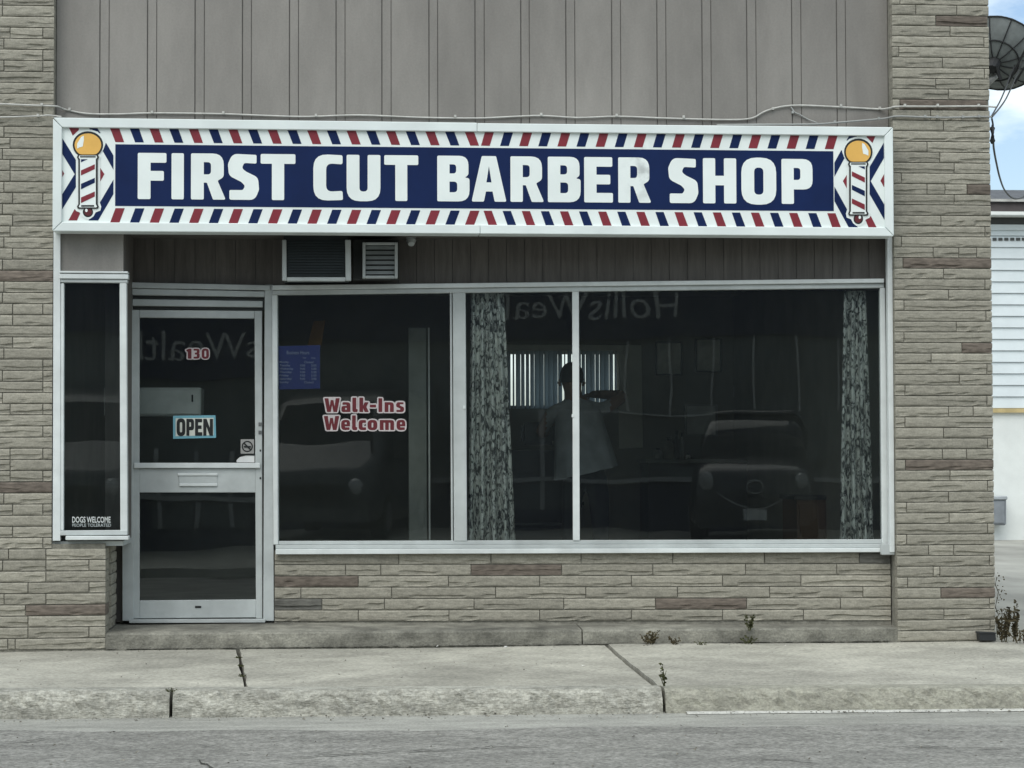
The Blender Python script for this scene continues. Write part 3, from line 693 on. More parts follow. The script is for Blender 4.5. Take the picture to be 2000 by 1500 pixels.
tag(pbar('folded_paper', PD, [(462, 899), (468, 893), (480, 890), (497, 890), (497, 903), (462, 903)], -0.016, -0.012, mat('paper', (0.62, 0.63, 0.62), 0.7), None), 'crumpled white paper on the ledge in the corner of the door glass', 'paper')

# ================================================================== DISPLAY WINDOW
win = bpy.data.objects.new('display_window', None); C.objects.link(win); win.parent = shop
win['label'] = 'wide three pane display window in pale aluminium frame'
def wbar(name, pts, back, front, mt=ALU, bev=0.003): return pbar(name, PW, pts, back, front, mt, win, bev)
wbar('flashing', [(532, 557), (1727, 544), (1727, 552), (532, 566)], -0.06, 0.045, ALU_WHITE)
wbar('head_rail', [(532, 567), (1727, 553), (1727, 562), (532, 576)], -0.06, 0.02)
wbar('jamb', [(531, 576.5), (541, 576), (543, 1064), (534, 1064)], -0.06, 0.020, ALU_WHITE)
wbar('jamb', [(1719, 562.5), (1729, 562), (1736, 1062), (1723, 1062)], -0.06, 0.020, ALU_WHITE)
wbar('bottom_rail', [(543.2, 1057), (1722.5, 1053.5), (1722.5, 1062), (543.2, 1064)], -0.06, 0.010)
wbar('sill', [(538, 1064.5), (1730, 1062.5), (1730, 1070), (538, 1072)], -0.06, 0.035, ALU)
wbar('sill_nose', [(538, 1072.5), (1724, 1070.5), (1724, 1078.5), (538, 1083)], -0.06, 0.06, ALU_WHITE)
wbar('mullion', [(884, 572), (909, 571), (912, 1057), (886.5, 1057)], -0.05, 0.014, ALU)
wbar('mullion_edge', [(878.5, 572), (882.5, 572), (885, 1057), (881, 1057)], -0.05, 0.004, ALU)
wbar('mullion', [(1117.5, 569), (1130.5, 569), (1132.5, 1056), (1119, 1056)], -0.05, 0.018, ALU_WHITE)
for (x_, y_) in ((907, 795), (1119, 812)): wbar('screw', [(x_-2.5, y_-3), (x_+2.5, y_-3), (x_+2.5, y_+3), (x_-2.5, y_+3)], 0.01, 0.024, ALU_WHITE, 0)
for a, b in ((540, 880), (911, 1119), (1131, 1724)):
    F = [PW.at(a, 1060, -0.02), PW.at(b, 1060, -0.02), PW.at(b, 560, -0.02), PW.at(a, 560, -0.02)]
    for i in (0, 1): F[3-i] = Vector((F[i].x, F[i].y, F[3-i].z))
    B = [p-PW.n*0.006 for p in F]
    mesh_obj('pane', F+B, [(0, 1, 2, 3), (7, 6, 5, 4)]+[(i, i+4, (i+1) % 4+4, (i+1) % 4) for i in range(4)], GLASS, win)
def zx(v): return v/9.524+610
outlined(PW, [(c, zx(a), zx(b)) for c, a, b in (('W',225,510),('a',545,715),('l',745,845),('k',875,1050),('-',1070,1185),('I',1230,1300),('n',1345,1515),('s',1560,1705))], 804.6, 777.8, win, -0.0185, RED_INK, PALE_INK, 'lettering')
outlined(PW, [(c, zx(a), zx(b)) for c, a, b in (('W',215,500),('e',540,700),('l',740,835),('c',865,1000),('o',1030,1205),('m',1255,1520),('e',1570,1728))], 839.8, 812.5, win, -0.0185, RED_INK, PALE_INK, 'lettering')
# opening-hours board behind the glass
hb = thing('hours_board', PW.at(583, 760, -0.04), 'square blue opening hours board with white print behind the window glass', 'sign')
pbar('board', PW, [(542, 676), (625, 674), (625, 759), (542, 761)], -0.036, -0.032, mat('board_blue', (0.018, 0.034, 0.22), 0.5), hb)
HI = mat('board_print', (0.34, 0.38, 0.52), 0.6)
def hours_text(s, *b): text_on('print', PW, s, *b, -0.0305, HI, hb, 0.01)
hours_text('Business Hours', 560, 685, 604, 692)
hours_text('Open', 591, 697, 598, 701); hours_text('Close', 608, 697, 616, 701)
for k, dname in enumerate(('Monday', 'Tuesday', 'Wednesday', 'Thursday', 'Friday', 'Saturday', 'Sunday')):
    y_ = 705+k*6.55; hours_text(dname, 546, y_, 546+len(dname)*3.0, y_+5)
    if k in (0, 6): hours_text('Closed', 594, y_, 612, y_+4.4)
    else:
        hours_text('9:00', 586, y_, 596, y_+4.4); hours_text('5:00' if k != 5 else '3:00', 608, y_, 618, y_+4.4)

# ================================================================== SIDE WINDOW
sw = bpy.data.objects.new('side_window', None); C.objects.link(sw); sw.parent = shop
sw['label'] = 'narrow tall window left of the door'
def sbar(name, pts, back, front, mt=ALU, bev=0.003): return pbar(name, PF, pts, back, front, mt, sw, bev)
sbar('jamb', [(118, 553), (125, 553), (124, 1036), (117, 1036)], -0.05, 0.006, ALU_WHITE)
sbar('jamb', [(233.5, 553), (247, 553), (249, 1038), (235, 1038)], -0.05, 0.012, ALU_WHITE)
sbar('head_cap', [(116, 529), (250, 530), (250, 534), (116, 533)], -0.05, 0.03, ALU_WHITE)
sbar('head_rail', [(116, 534.5), (250.5, 535.5), (250.5, 545), (116, 544)], -0.05, 0.024, ALU_WHITE)
sbar('head_rail', [(118, 545), (249, 546), (249, 552.5), (118, 551.5)], -0.05, 0.012, ALU)
sbar('bottom_rail', [(117, 1036.5), (249, 1035.5), (249, 1045), (117, 1046)], -0.05, 0.016, ALU)
sbar('sill', [(128, 1047), (251, 1047), (251, 1054.5), (128, 1055)], -0.05, 0.045, ALU_WHITE)
F = [PF.at(123, 1040, -0.02), PF.at(236, 1040, -0.02), PF.at(236, 548, -0.02), PF.at(123, 548, -0.02)]
B = [p-PF.n*0.005 for p in F]
mesh_obj('pane', F+B, [(0, 1, 2, 3), (7, 6, 5, 4)]+[(i, i+4, (i+1) % 4+4, (i+1) % 4) for i in range(4)], GLASS, sw)
ST = mat('sticker_white', (0.50, 0.53, 0.52), 0.5)
text_on('lettering', PF, 'DOGS WELCOME', 141, 1009, 216, 1021, -0.018, ST, sw, 0.022)
text_on('lettering', PF, 'PEOPLE TOLERATED', 141, 1022.5, 217, 1029, -0.018, mat('sticker_dim', (0.28, 0.31, 0.31), 0.5), sw, 0.02)

# ================================================================== SHOP SIGN
SX0, SX1, SZ0, SZ1 = -2.934, 2.505, 2.667, 3.387
sign = thing('shop_sign', ((SX0+SX1)/2, -0.08, SZ0), 'long white framed sign reading FIRST CUT BARBER SHOP with red and blue stripes', 'shop sign')
T = 0.058
def rail(pts, y0=-0.162, y1=0.0): 
    F = [Vector((x, y0, z)) for x, z in pts]; B = [Vector((x, y1, z)) for x, z in pts]
    o = mesh_obj('frame_rail', F+B, [(0, 1, 2, 3), (7, 6, 5, 4)]+[(i, i+4, (i+1) % 4+4, (i+1) % 4) for i in range(4)], SIGN_FRAME, sign)
    bevel_obj(o, 0.004); return o
xm1 = PS.at(932, 250).x; xm2 = PS.at(938, 450).x; g = 0.0012
rail([(SX0+g, SZ1+0.004), (xm1-g, SZ1), (xm1-g, SZ1-T), (SX0+T, SZ1-T)]); rail([(xm1+g, SZ1-0.003), (SX1-g, SZ1), (SX1-T, SZ1-T), (xm1+g, SZ1-T)])
rail([(SX0+T, SZ0+T), (xm2-g, SZ0+T), (xm2-g, SZ0), (SX0+g, SZ0)]); rail([(xm2+g, SZ0+T), (SX1-T, SZ0+T), (SX1-g, SZ0), (xm2+g, SZ0)])
rail([(SX0, SZ0+g*2), (SX0, SZ1-g*2), (SX0+T-0.0012, SZ1-T-0.002), (SX0+T-0.0012, SZ0+T+0.002)]); rail([(SX1, SZ0+g*2), (SX1-T+0.0012, SZ0+T+0.002), (SX1-T+0.0012, SZ1-T-0.002), (SX1, SZ1-g*2)])
PP = -0.138                                                 # face of the printed panel
box('panel', SX0+0.02, SX1-0.02, PP, -0.03, SZ0+0.02, SZ1-0.02, SIGN_WHITE, sign)
def PX(off): return Plane((0, PP-off, 0), (1, 0, 0))
def spoly(name, pts, material, layer, parent=None):
    pl = PX(0.0016*layer); v, f = flat_shape([pts], lambda x, y: pl.at(x, y), pl.n, 0.0011); return mesh_obj(name, v, f, material, parent or sign)
pl = PX(0.0016)
bz1_, bz0_ = (pl.at(225, 281).z+pl.at(1628, 296).z)/2, (pl.at(225, 402).z+pl.at(1628, 412.5).z)/2
box('name_field', pl.at(225, 340).x, pl.at(1628, 350).x, PP-0.0016, PP-0.0002, bz0_, bz1_, SIGN_NAVY, sign)
# stripes: mirrored about the middle of the sign
zt1 = SZ1-T+0.004; zt0 = bz1_+0.014; zb1 = bz0_-0.014; zb0 = SZ0+T-0.004
def stripe(xa_t, xb_t, xa_b, xb_b, ztop, zbot, mt):
    F = [Vector((xa_b, PP-0.0016, zbot)), Vector((xb_b, PP-0.0016, zbot)), Vector((xb_t, PP-0.0016, ztop)), Vector((xa_t, PP-0.0016, ztop))]
    B = [p+Vector((0, 0.0012, 0)) for p in F]
    mesh_obj('stripe', F+B, [(0, 1, 2, 3), (7, 6, 5, 4)]+[(i, i+4, (i+1) % 4+4, (i+1) % 4) for i in range(4)], mt, sign)
def sx(px, py): return pl.at(px, py).x
for k in range(19):
    mt = SIGN_RED if k % 2 == 0 else SIGN_NAVY
    a = 214.5+38.5*k; stripe(sx(a, 262), sx(a+18, 262), sx(a+11, 262), sx(a+28, 262), zt1, zt0, mt)
    stripe(sx(a+11, 420), sx(a+29, 420), sx(a, 420), sx(a+18, 420), zb1, zb0, mt)
    a = 947.5+37.3*k; stripe(sx(a, 280), sx(a+17.5, 280), sx(a-8, 280), sx(a+9, 280), zt1, zt0, mt)
    stripe(sx(a-3, 430), sx(a+13, 430), sx(a+7, 430), sx(a+24, 430), zb1, zb0, mt)
# letters
LET = [('F',269,325),('I',335,359),('R',373,441),('S',446,505),('T',509,577),('C',612,670),('U',677,743),('T',750.5,817),('B',854,917),('A',921,989),('R',997,1062.5),('B',1070,1134),('E',1141,1197),('R',1207.5,1272),('S',1306,1363),('H',1373,1438),('O',1448,1516),('P',1526.5,1587)]
pl2 = PX(0.0034)
zl1 = (pl2.at(290, 298).z+pl2.at(1400, 309.6).z)/2; zl0 = (pl2.at(290, 388).z+pl2.at(1400, 398).z)/2
for ch, a, b in LET:
    xa, xb = pl2.at(a, 350).x, pl2.at(b, 350).x; wd = GL[ch][0]
    glyph(ch, 'letter', SIGN_WHITE, sign, lambda x, y, xa=xa, xb=xb, wd=wd: Vector((xa+(xb-xa)*x/wd, PP-0.0034, zl0+(zl1-zl0)*y/90)), Vector((0, -1, 0)), 0.0012)
# pole emblems and chevrons (coordinates measured in an enlargement of the left end)
def emblem(mir):
    def cv(x, y):
        px, py = x/7.143+100, y/7.143+230
        if not mir: return (px, py)
        return (1676.7-(px-171.4)*0.935, 297+(py-283)*0.996)
    def P(name, pts, mt, layer, par=None): return spoly(name, [cv(*p) for p in pts], mt, layer, par)
    def ell(cx, cy, rx, ry, n=28, y_max=None): 
        o = [(cx+rx*math.cos(2*math.pi*k/n), cy+ry*math.sin(2*math.pi*k/n)) for k in range(n)]
        return o if y_max is None else [(x, min(y, y_max)) for x, y in o]
    E0 = 112
    for pts, mt in (([(E0,215),(345,590),(345,800),(325,782),(E0,432)], SIGN_NAVY), ([(E0,1345),(E0,1135),(325,790),(345,760),(345,965)], SIGN_NAVY), ([(E0,660),(182,780),(E0,895)], SIGN_RED),
                    ([(765,350),(868,525),(868,725),(700,430)], SIGN_NAVY), ([(868,862),(868,1065),(655,1432),(520,1432),(660,1215)], SIGN_NAVY), ([(685,700),(742,785),(685,885)], SIGN_RED),
                    ([(250,140),(385,140),(385,170),(300,250)], SIGN_RED), ([(325,1275),(405,1330),(360,1432),(240,1432)], SIGN_RED), ([(530,140),(640,140),(690,215),(560,215)], SIGN_NAVY)):
        P('chevron', pts, mt, 1)
    e = P('pole_emblem', ell(512, 375, 240, 212, 28, 520)[:0] or [(345,585),(330,545),(345,500),(300,440),(275,370),(300,275),(380,195),(470,165),(560,165),(650,195),(730,275),(755,370),(725,450),(680,505),(695,545),(680,590),(680,1190),(698,1240),(685,1295),(620,1320),(590,1375),(540,1412),(480,1412),(425,1375),(400,1320),(345,1300),(328,1240),(345,1190)], SIGN_WHITE, 2)
    P('globe_outline', ell(512, 378, 213, 190), BLACK, 3, e); P('globe', ell(512, 380, 186, 162, 28, 512), SIGN_GOLD, 4, e)
    P('globe_highlight', [(395,305),(420,265),(455,250),(455,310),(440,400),(390,415),(362,430),(362,360)], SIGN_WHITE, 5, e)
    P('collar', [(375,512),(650,512),(668,548),(648,590),(648,1205),(664,1240),(650,1268),(372,1268),(358,1240),(378,1205),(378,590),(358,548)], BLACK, 6, e)
    P('tube', [(390,528),(635,528),(640,558),(622,575),(622,1205),(640,1240),(625,1250),(398,1250),(385,1240),(402,1205),(402,575),(385,558)], SIGN_WHITE, 7, e)
    P('collar_line', [(402,535),(620,535),(620,553),(402,553)], BLACK, 8, e); P('collar_line', [(418,1218),(598,1218),(598,1240),(418,1240)], BLACK, 8, e)
    for pts, mt in (([(415,578),(510,578),(415,620)], SIGN_NAVY), ([(415,735),(608,648),(608,715),(415,805)], SIGN_RED), ([(415,922),(608,838),(608,905),(415,998)], SIGN_NAVY), ([(415,1112),(608,1028),(608,1098),(415,1190)], SIGN_RED)):
        P('pole_stripe', pts, mt, 8, e)
    P('finial_outline', ell(512, 1315, 72, 72, 20), BLACK, 3, e); P('finial', ell(515, 1315, 52, 54, 18), mat('sign_dark_red', (0.10, 0.015, 0.02), 0.4), 4, e); P('finial_highlight', ell(490, 1292, 18, 24, 12), SIGN_WHITE, 5, e)
emblem(False); emblem(True)

# ================================================================== AIR CONDITIONER, VENT, FITTING
ac = thing('air_conditioner', PW.at(618, 549, 0.0), 'boxy window air conditioner with pale frame set above the glass', 'air conditioner')
PA = Plane((0, 0.22, 0), (1, 0, 0))
box('case', PA.at(554, 500).x, PA.at(682, 500).x, 0.235, 0.60, PA.at(600, 546).z, ZSOF-0.01, mat('ac_case', (0.02, 0.026, 0.028), 0.6), ac)
for pts in ([(551, 468), (559, 468), (560, 548), (551, 548)], [(674, 468), (685, 468), (686, 548), (675, 548)], [(560.3, 541), (674.7, 541), (674.7, 549), (560.3, 549)]):
    pbar('frame', PA, pts, -0.03, 0.01, ALU, ac, 0.004)
for k in range(13):
    y_ = 471+k*5.4; pbar('louvre', PA, [(560.3, y_), (674, y_), (674, y_+3.2), (560.3, y_+3.2)], -0.012, -0.004, mat('ac_louvre', (0.014, 0.022, 0.025), 0.6), ac)
vent = thing('wall_vent', PA.at(742, 545), 'small square louvred vent beside the air conditioner', 'vent')
pbar('surround', PA, [(690, 468), (779, 468), (779, 545), (690, 545)], -0.22, -0.10, mat('vent_dark', (0.03, 0.032, 0.032), 0.8), vent)
for pts in ([(708, 473), (714, 473), (714, 543), (708, 543)], [(771, 473), (777, 473), (777, 543), (771, 543)], [(714.2, 473), (770.8, 473), (770.8, 478), (714.2, 478)], [(714.2, 538), (770.8, 538), (770.8, 543), (714.2, 543)]):
    pbar('frame', PA, pts, -0.13, -0.04, ALU, vent, 0.003)
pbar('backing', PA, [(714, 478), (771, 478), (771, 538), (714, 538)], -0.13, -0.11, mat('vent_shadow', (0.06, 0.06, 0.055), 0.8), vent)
for k in range(6):
    y_ = 480.5+k*9.7
    F = [PA.at(714.5, y_+6.5, -0.045), PA.at(770.5, y_+6.5, -0.045), PA.at(770.5, y_, -0.075), PA.at(714.5, y_, -0.075)]
    B = [p+Vector((0, 0.006, 0.0)) for p in F]
    mesh_obj('slat', F+B, [(0, 1, 2, 3), (7, 6, 5, 4)]+[(i, i+4, (i+1) % 4+4, (i+1) % 4) for i in range(4)], ALU, vent)
nub = MB(); c0 = PW.at(803, 470, 0.05); nub.tube([(c0.x, c0.y, ZSOF), (c0.x, c0.y, ZSOF-0.02), (c0.x, c0.y-0.02, ZSOF-0.045)], [0.035, 0.035, 0.022], 10)
tag(nub.build('soffit_fitting', ALU, None, base=(c0.x, c0.y, ZSOF-0.05)), 'little pale round fitting under the soffit by the vent', 'light fitting')

# ================================================================== CABLES
CW = mat('cable_white', (0.46, 0.46, 0.43), 0.6, 0.12, 20); CBK = mat('cable_dark', (0.03, 0.032, 0.034), 0.6)
def smooth_path(pts, k=5):
    P = [Vector(p) for p in pts]; out = []
    for i in range(len(P)-1):
        p0, p1, p2, p3 = P[max(i-1, 0)], P[i], P[i+1], P[min(i+2, len(P)-1)]
        for j in range(k):
            t = j/k; out.append(0.5*((2*p1)+(p2-p0)*t+(2*p0-5*p1+4*p2-p3)*t*t+(3*p1-p0-3*p2+p3)*t**3))
    return out+[P[-1]]
def cable(name, pts, r, mt, label, clips=()):
    """pts: (px, py, y)"""
    W = [AT(a, b, y) for a, b, y in pts]
    base = W[0]; root = thing(name, base, label, 'cable')
    MB().tube(smooth_path(W), r, 6).build('wire', mt, root, True)
    for a, b, y in clips:
        c = AT(a, b, y); box('clip', c.x-0.007, c.x+0.007, c.y-0.012, c.y+0.012, c.z-0.006, c.z+0.011, mt, root)
ys = YS-0.012; yf = -0.028
cable('wall_cable', [(-60,202,yf),(0,203,yf),(60,205.5,yf),(95,206.5,yf),(112,208,0.0),(128,214,ys),(170,222,ys),(230,223,ys),(297,221,ys),(430,222.5,ys),(520,226,ys),(600,228,ys),(700,225,ys),(820,229.5,ys),(930,231,ys),(1000,228,ys),(1057,226,ys),(1130,230,ys),(1205,227.5,ys),(1300,231,ys),(1420,234,ys),(1468,231,ys),(1498,216,ys),(1548,206,ys),(1640,209,ys),(1715,213,ys),(1738,211,0.02),(1755,208,yf),(1830,208,yf),(1915,207.5,yf),(1945,209,yf)], 0.0065, CW,
      'pale cable pinned above the shop sign across both stone piers', [(82,205,yf),(136,214,ys),(297,220,ys),(436,221,ys),(617,226,ys),(889,228,ys),(1057,224,ys),(1204,226,ys),(1335,229,ys),(1509,213,ys),(1642,207,ys),(1718,212,ys),(1767,206.5,yf),(1831,206.5,yf),(1911,206.5,yf)])
cable('wall_cable', [(-60,229,yf),(0,229,yf),(60,227,yf),(78,226.5,yf),(95,225,-0.035),(120,228,-0.03)], 0.0055, CW, 'short pale cable on the stone pier running behind the sign corner', [(74,226,yf)])
cable('wall_cable', [(1400,244,-0.02),(1500,243,-0.01),(1590,242.5,0.03),(1640,239,0.06),(1700,234,0.06),(1730,231,0.03),(1752,227,yf),(1800,228.5,yf),(1850,229.5,yf),(1910,228,yf),(1937,228,yf)], 0.0065, mat('cable_grey', (0.30, 0.31, 0.30), 0.6), 'grey cable rising from the sign top to the corner of the narrow pier', [(1630,239,0.06),(1716,232,0.05),(1806,228,yf),(1830,229,yf),(1880,229,yf),(1912,228,yf)])
cable('wall_cable', [(1545,209,ys),(1552,219,ys),(1562,224,ys),(1578,233,ys),(1596,240,0.05)], 0.005, mat('cable_grey', (0.3, 0.31, 0.3), 0.6), 'short looping cable dropping from the pale cable onto the sign', [(1548,220,ys)])
cable('drop_wire', [(1936,228,0.0),(1944,214,0.5),(1953,198,1.1),(1963,175,1.8),(1972,150,2.3),(1985,122,2.6)], 0.006, CBK, 'thin dark wire from the pier corner up to the dish, inner one')
cable('drop_wire', [(1937,229,0.0),(1950,214,0.5),(1963,196,1.1),(1972,178,1.7),(1984,150,2.2),(2003,110,2.6)], 0.006, CBK, 'thin dark wire from the pier corner up to the dish, outer one')
cable('drop_wire', [(1937,231,0.0),(1939.5,245,0.01),(1940,270,0.02),(1941,290,0.3),(1946,318,0.8),(1953,348,1.5),(1962,371,2.5),(1976,386,3.2),(1990,388,3.6),(2003,382,4)], 0.007, CBK, 'thin dark wire sagging beside the pier below the dish')
cpl = MB().tube([AT(1938, 244, 0.02), AT(1938, 250, 0.02), AT(1938.5, 275, 0.02), AT(1938, 281, 0.02)], [0.008, 0.02, 0.02, 0.008], 8)
tag(cpl.build('cable_splice', CBK, None, True, base=AT(1938, 281, 0.02)), 'dark bulging cable joint on the outer edge of the pier', 'cable joint')

# ================================================================== SATELLITE DISH
dc = AT(1943, 120, 2.6); SC = FPX/(2.6+DIST)
dish = thing('satellite_dish', dc+Vector((-0.2, 0, -0.2)), 'large dark mesh satellite dish sticking out behind the narrow stone pier', 'satellite dish')
ax = Vector((0.42, 0.62, 0.66)).normalized()              # pointing up and away from the street
e1 = ax.cross(Vector((0, 0, 1))).normalized(); e2 = e1.cross(ax)
RD = 0.345; nr, na = 6, 24; v = []; f = []
def dp(r_, a, o=0.0): return dc+(e1*math.cos(a)+e2*math.sin(a))*r_+ax*(r_*r_*0.45/RD*1.0-0.03+o)
for i in range(nr+1):
    for k in range(na): v.append(dp(RD*(0.04+0.96*i/nr), 2*math.pi*k/na))
for i in range(nr):
    for k in range(na): f.append((i*na+k, i*na+(k+1) % na, (i+1)*na+(k+1) % na, (i+1)*na+k))
nv = len(v); v += [p+ax*0.006 for p in v]; f += [tuple(q+nv for q in reversed(t)) for t in f]
DM = mat('dish_mesh', (0.17, 0.19, 0.19), 0.6, 0.12, 20); DD = mat('dish_dark', (0.02, 0.022, 0.024), 0.6)
mesh_obj('reflector', v, f, DM, dish, True)
for k in range(12):
    a = 2*math.pi*k/12; MB().tube([dp(RD*t, a, -0.008) for t in (0.05, 0.35, 0.7, 1.0)], 0.005, 5).build('rib', DD, dish)
for t in (0.55, 1.0): MB().tube([dp(RD*t, 2*math.pi*k/32, -0.006) for k in range(33)], 0.006, 5, False).build('hoop', DD, dish)
hub = dc-ax*0.06
MB().tube([dc-ax*0.02, hub, dc-ax*0.12], [0.06, 0.055, 0.04], 10).build('hub', DD, dish)
MB().tube([dc-ax*0.10, AT(1944, 110, 2.6), AT(1943, 150, 2.6), AT(1925, 165, 2.6)], 0.028, 8).build('mast', mat('galvanised', (0.30, 0.31, 0.31), 0.5, metallic=0.5), dish, True)
MB().tube([hub+ax*0.0, dc-ax*0.08+Vector((0.05, -0.04, -0.10)), AT(1946, 128, 2.5)], 0.014, 6).build('tilt_rod', DD, dish)
for o_ in (0, 16): MB().tube([AT(1969+o_*0.8, 163, 2.45), AT(2003+o_, 96+o_*0.4, 2.3)], 0.009, 6).build('feed_arm', DD, dish)

# ================================================================== WHITE NEIGHBOUR
YN = 16.0
PN = Plane((0, YN, 0), (1, 0, 0))
nb = thing('white_building', (6.5, YN, -0.03), 'white clapboard building with dark flat roof edge beyond the lane', 'building')
xn0, xn1 = PN.at(1890, 900).x, 16.0
STUC = mat('white_stucco', (0.72, 0.75, 0.73), 0.85, 0.06, 2, 0.15, 30, stain=0.08); CLAP = mat('white_clapboard', (0.62, 0.68, 0.70), 0.6, 0.04, 3)
z_mid = PN.at(1970, 797).z; z_eave = PN.at(1970, 442).z
box('wall', xn0, xn1, YN, YN+8, -0.05, z_mid-0.05, STUC, nb)
box('upper_wall', xn0, xn1, YN+0.03, YN+8, z_mid-0.05, z_eave+0.02, ALU_DARK, nb)
pitch_ = 22.6/137.0
k = 0; z = z_mid
while z < z_eave-0.02:
    zt = min(z+pitch_, z_eave)
    mesh_obj('clapboard', [(xn0, YN-0.03, z), (xn1, YN-0.03, z), (xn1, YN-0.005, zt), (xn0, YN-0.005, zt), (xn0, YN+0.028, z), (xn1, YN+0.028, z), (xn1, YN+0.028, zt), (xn0, YN+0.028, zt)], [(0, 1, 2, 3), (7, 6, 5, 4), (0, 4, 5, 1), (1, 5, 6, 2), (2, 6, 7, 3), (3, 7, 4, 0)], CLAP, nb)
    z += pitch_+0.004
box('yellow_trim', xn0, xn1, YN-0.06, YN-0.001, PN.at(1970, 806).z, z_mid-0.006, mat('yellow_trim', (0.50, 0.40, 0.20), 0.7, 0.15, 6), nb)
zf = [PN.at(1970, y_).z for y_ in (442, 432, 425, 420, 401, 394, 371)]
box('frieze', xn0, xn1, YN-0.05, YN+0.02, zf[0]-0.06, zf[0]+0.02, CLAP, nb)
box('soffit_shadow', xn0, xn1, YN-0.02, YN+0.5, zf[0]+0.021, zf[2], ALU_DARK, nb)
box('drip_edge', xn0, xn1, YN-0.35, YN-0.02, zf[2], zf[3]+0.01, STUC, nb)
box('fascia', xn0, xn1, YN-0.30, YN+0.4, zf[3]+0.012, zf[4], mat('brown_fascia', (0.07, 0.06, 0.06), 0.7), nb)
ROOFZ = AT(1970, 371, YN+1.6).z
v = [(xn0, YN-0.34, zf[4]), (xn1, YN-0.34, zf[4]), (xn1, YN+1.6, ROOFZ), (xn0, YN+1.6, ROOFZ), (xn0, YN+1.6, zf[4]-0.1), (xn1, YN+1.6, zf[4]-0.1)]
mesh_obj('roof', v, [(0, 1, 2, 3), (0, 4, 5, 1), (2, 5, 4, 3), (0, 3, 4), (1, 5, 2)], mat('roof_shingle', (0.085, 0.09, 0.10), 0.8, 0.25, 9), nb)
box('roof_patch', xn0, xn1, YN-0.345, YN-0.18, zf[4]+0.012, zf[4]+0.05, mat('roof_pale', (0.40, 0.40, 0.38), 0.8, 0.4, 3), nb)
for kk in range(8):
    c = PN.at(1943+kk*11.5, 467, 0.035); box('vent_slot', c.x-0.028, c.x+0.028, c.y, c.y+0.02, c.z-0.02, c.z+0.02, ALU_DARK, nb)
ub = thing('meter_box', AT(1955, 1027, 15.9), 'grey electricity meter box on the white wall by the lane', 'meter box')
PM = Plane((0, 15.75, 0), (1, 0, 0))
pbar('case', PM, [(1930, 972), (1966, 972), (1966, 1026), (1930, 1026)], -0.24, 0, mat('meter_grey', (0.20, 0.22, 0.24), 0.6), ub, 0.02)
pbar('lid', PM, [(1928, 970), (1968, 969), (1968, 976), (1928, 976)], -0.2, 0.03, mat('meter_lid', (0.34, 0.37, 0.39), 0.6), ub, 0.01)
pbar('door', PM, [(1934, 979), (1962, 979), (1962, 1022), (1934, 1022)], 0.0, 0.012, mat('meter_grey', (0.2, 0.22, 0.24), 0.6), ub, 0.006)

# ================================================================== WEEDS AND SMALL THINGS
def weed(px, py, h, n, spread, mt, label, y=None, z=0.0, seed=0, leafy=1.0):
    rn = random.Random(seed)
    b = ground(px, py, z) if y is None else AT(px, py, y)
    root = thing('weed', b, label, 'weed', None); stem = MB(); lf = MB()
    for i in range(n):
        a = rn.uniform(0, 6.28); hh = h*rn.uniform(.5, 1); p0 = b+Vector((rn.uniform(-1, 1)*spread*.3, rn.uniform(-.3, .3)*spread*.3, 0))
        p1 = p0+Vector((math.cos(a)*spread*.5, math.sin(a)*spread*.2, hh)); mid = (p0+p1)/2+Vector((rn.uniform(-.1, .1)*hh, 0, 0))
        sr = min(1, .3+h*5); stem.tube([p0, mid, p1], [0.003*sr, 0.0025*sr, 0.001], 4)
        for j in range(max(3, int(hh/0.012*leafy))):
            t = rn.uniform(.15, 1); q = p0*(1-t)+p1*t+Vector((0, 0, 0)); s = rn.uniform(.006, .016)*min(1, .35+h*5)
            d1 = Vector((rn.uniform(-1, 1), rn.uniform(-1, .4), rn.uniform(-.3, .9))).normalized()*s*1.8; d2 = d1.cross(Vector((rn.uniform(-1, 1), 1, rn.uniform(-1, 1)))).normalized()*s*.7
            lf.add([q, q+d1*.5+d2, q+d1, q+d1*.5-d2], [(0, 1, 2, 3)])
    stem.build('stem', mt, root); lf.build('foliage', mt, root)
weed(1962, 1254, 0.24, 9, 0.07, WEED_DRY, 'dry brown weed at the foot of the pier corner', z=0.0, seed=1, leafy=2.2)
weed(1982, 1253, 0.27, 6, 0.05, WEED_DRY, 'tallest dry brown weed beside the pier, standing apart to the right', z=0.0, seed=2, leafy=2.2)
weed(1996, 1256, 0.10, 9, 0.16, WEED_DRY, 'low dry weed spreading at the picture edge by the lane', z=0.0, seed=3, leafy=2)
rn = random.Random(9); vine = thing('creeper', (3.225, 0.05, 0.0), 'thin creeper climbing the outer corner of the narrow pier', 'creeper')
cp = [Vector((3.23+rn.uniform(-.01, .015), 0.03, 0.02+k*0.05)) for k in range(9)]
MB().tube(cp, 0.003, 4).build('stem', WEED_DRY, vine)
lf = MB()
for k in range(60):
    q = cp[rn.randrange(9)]+Vector((rn.uniform(0, .05), rn.uniform(-.02, .02), rn.uniform(-.03, .03))); s = rn.uniform(.008, .016); d1 = Vector((rn.uniform(-1, 1), -.4, rn.uniform(-1, 1))).normalized()*s; d2 = Vector((d1.z, 0, -d1.x))*.6
    lf.add([q, q+d1*.5+d2, q+d1, q+d1*.5-d2], [(0, 1, 2, 3)])
lf.build('foliage', WEED_DRY, vine)
weed(1466, 1232, 0.10, 5, 0.05, WEED, 'small green weed growing on the step ledge', y=-0.03, seed=4, leafy=2.5)
weed(1272, 1261, 0.10, 8, 0.10, WEED_DRY, 'dark dry weed clump at the step foot right of its crack', z=0.0, seed=5, leafy=2.5)
weed(1316, 1261, 0.06, 7, 0.08, WEED_DRY, 'low dark weed clump at the step foot, second from the crack', z=0.0, seed=6, leafy=2.5)
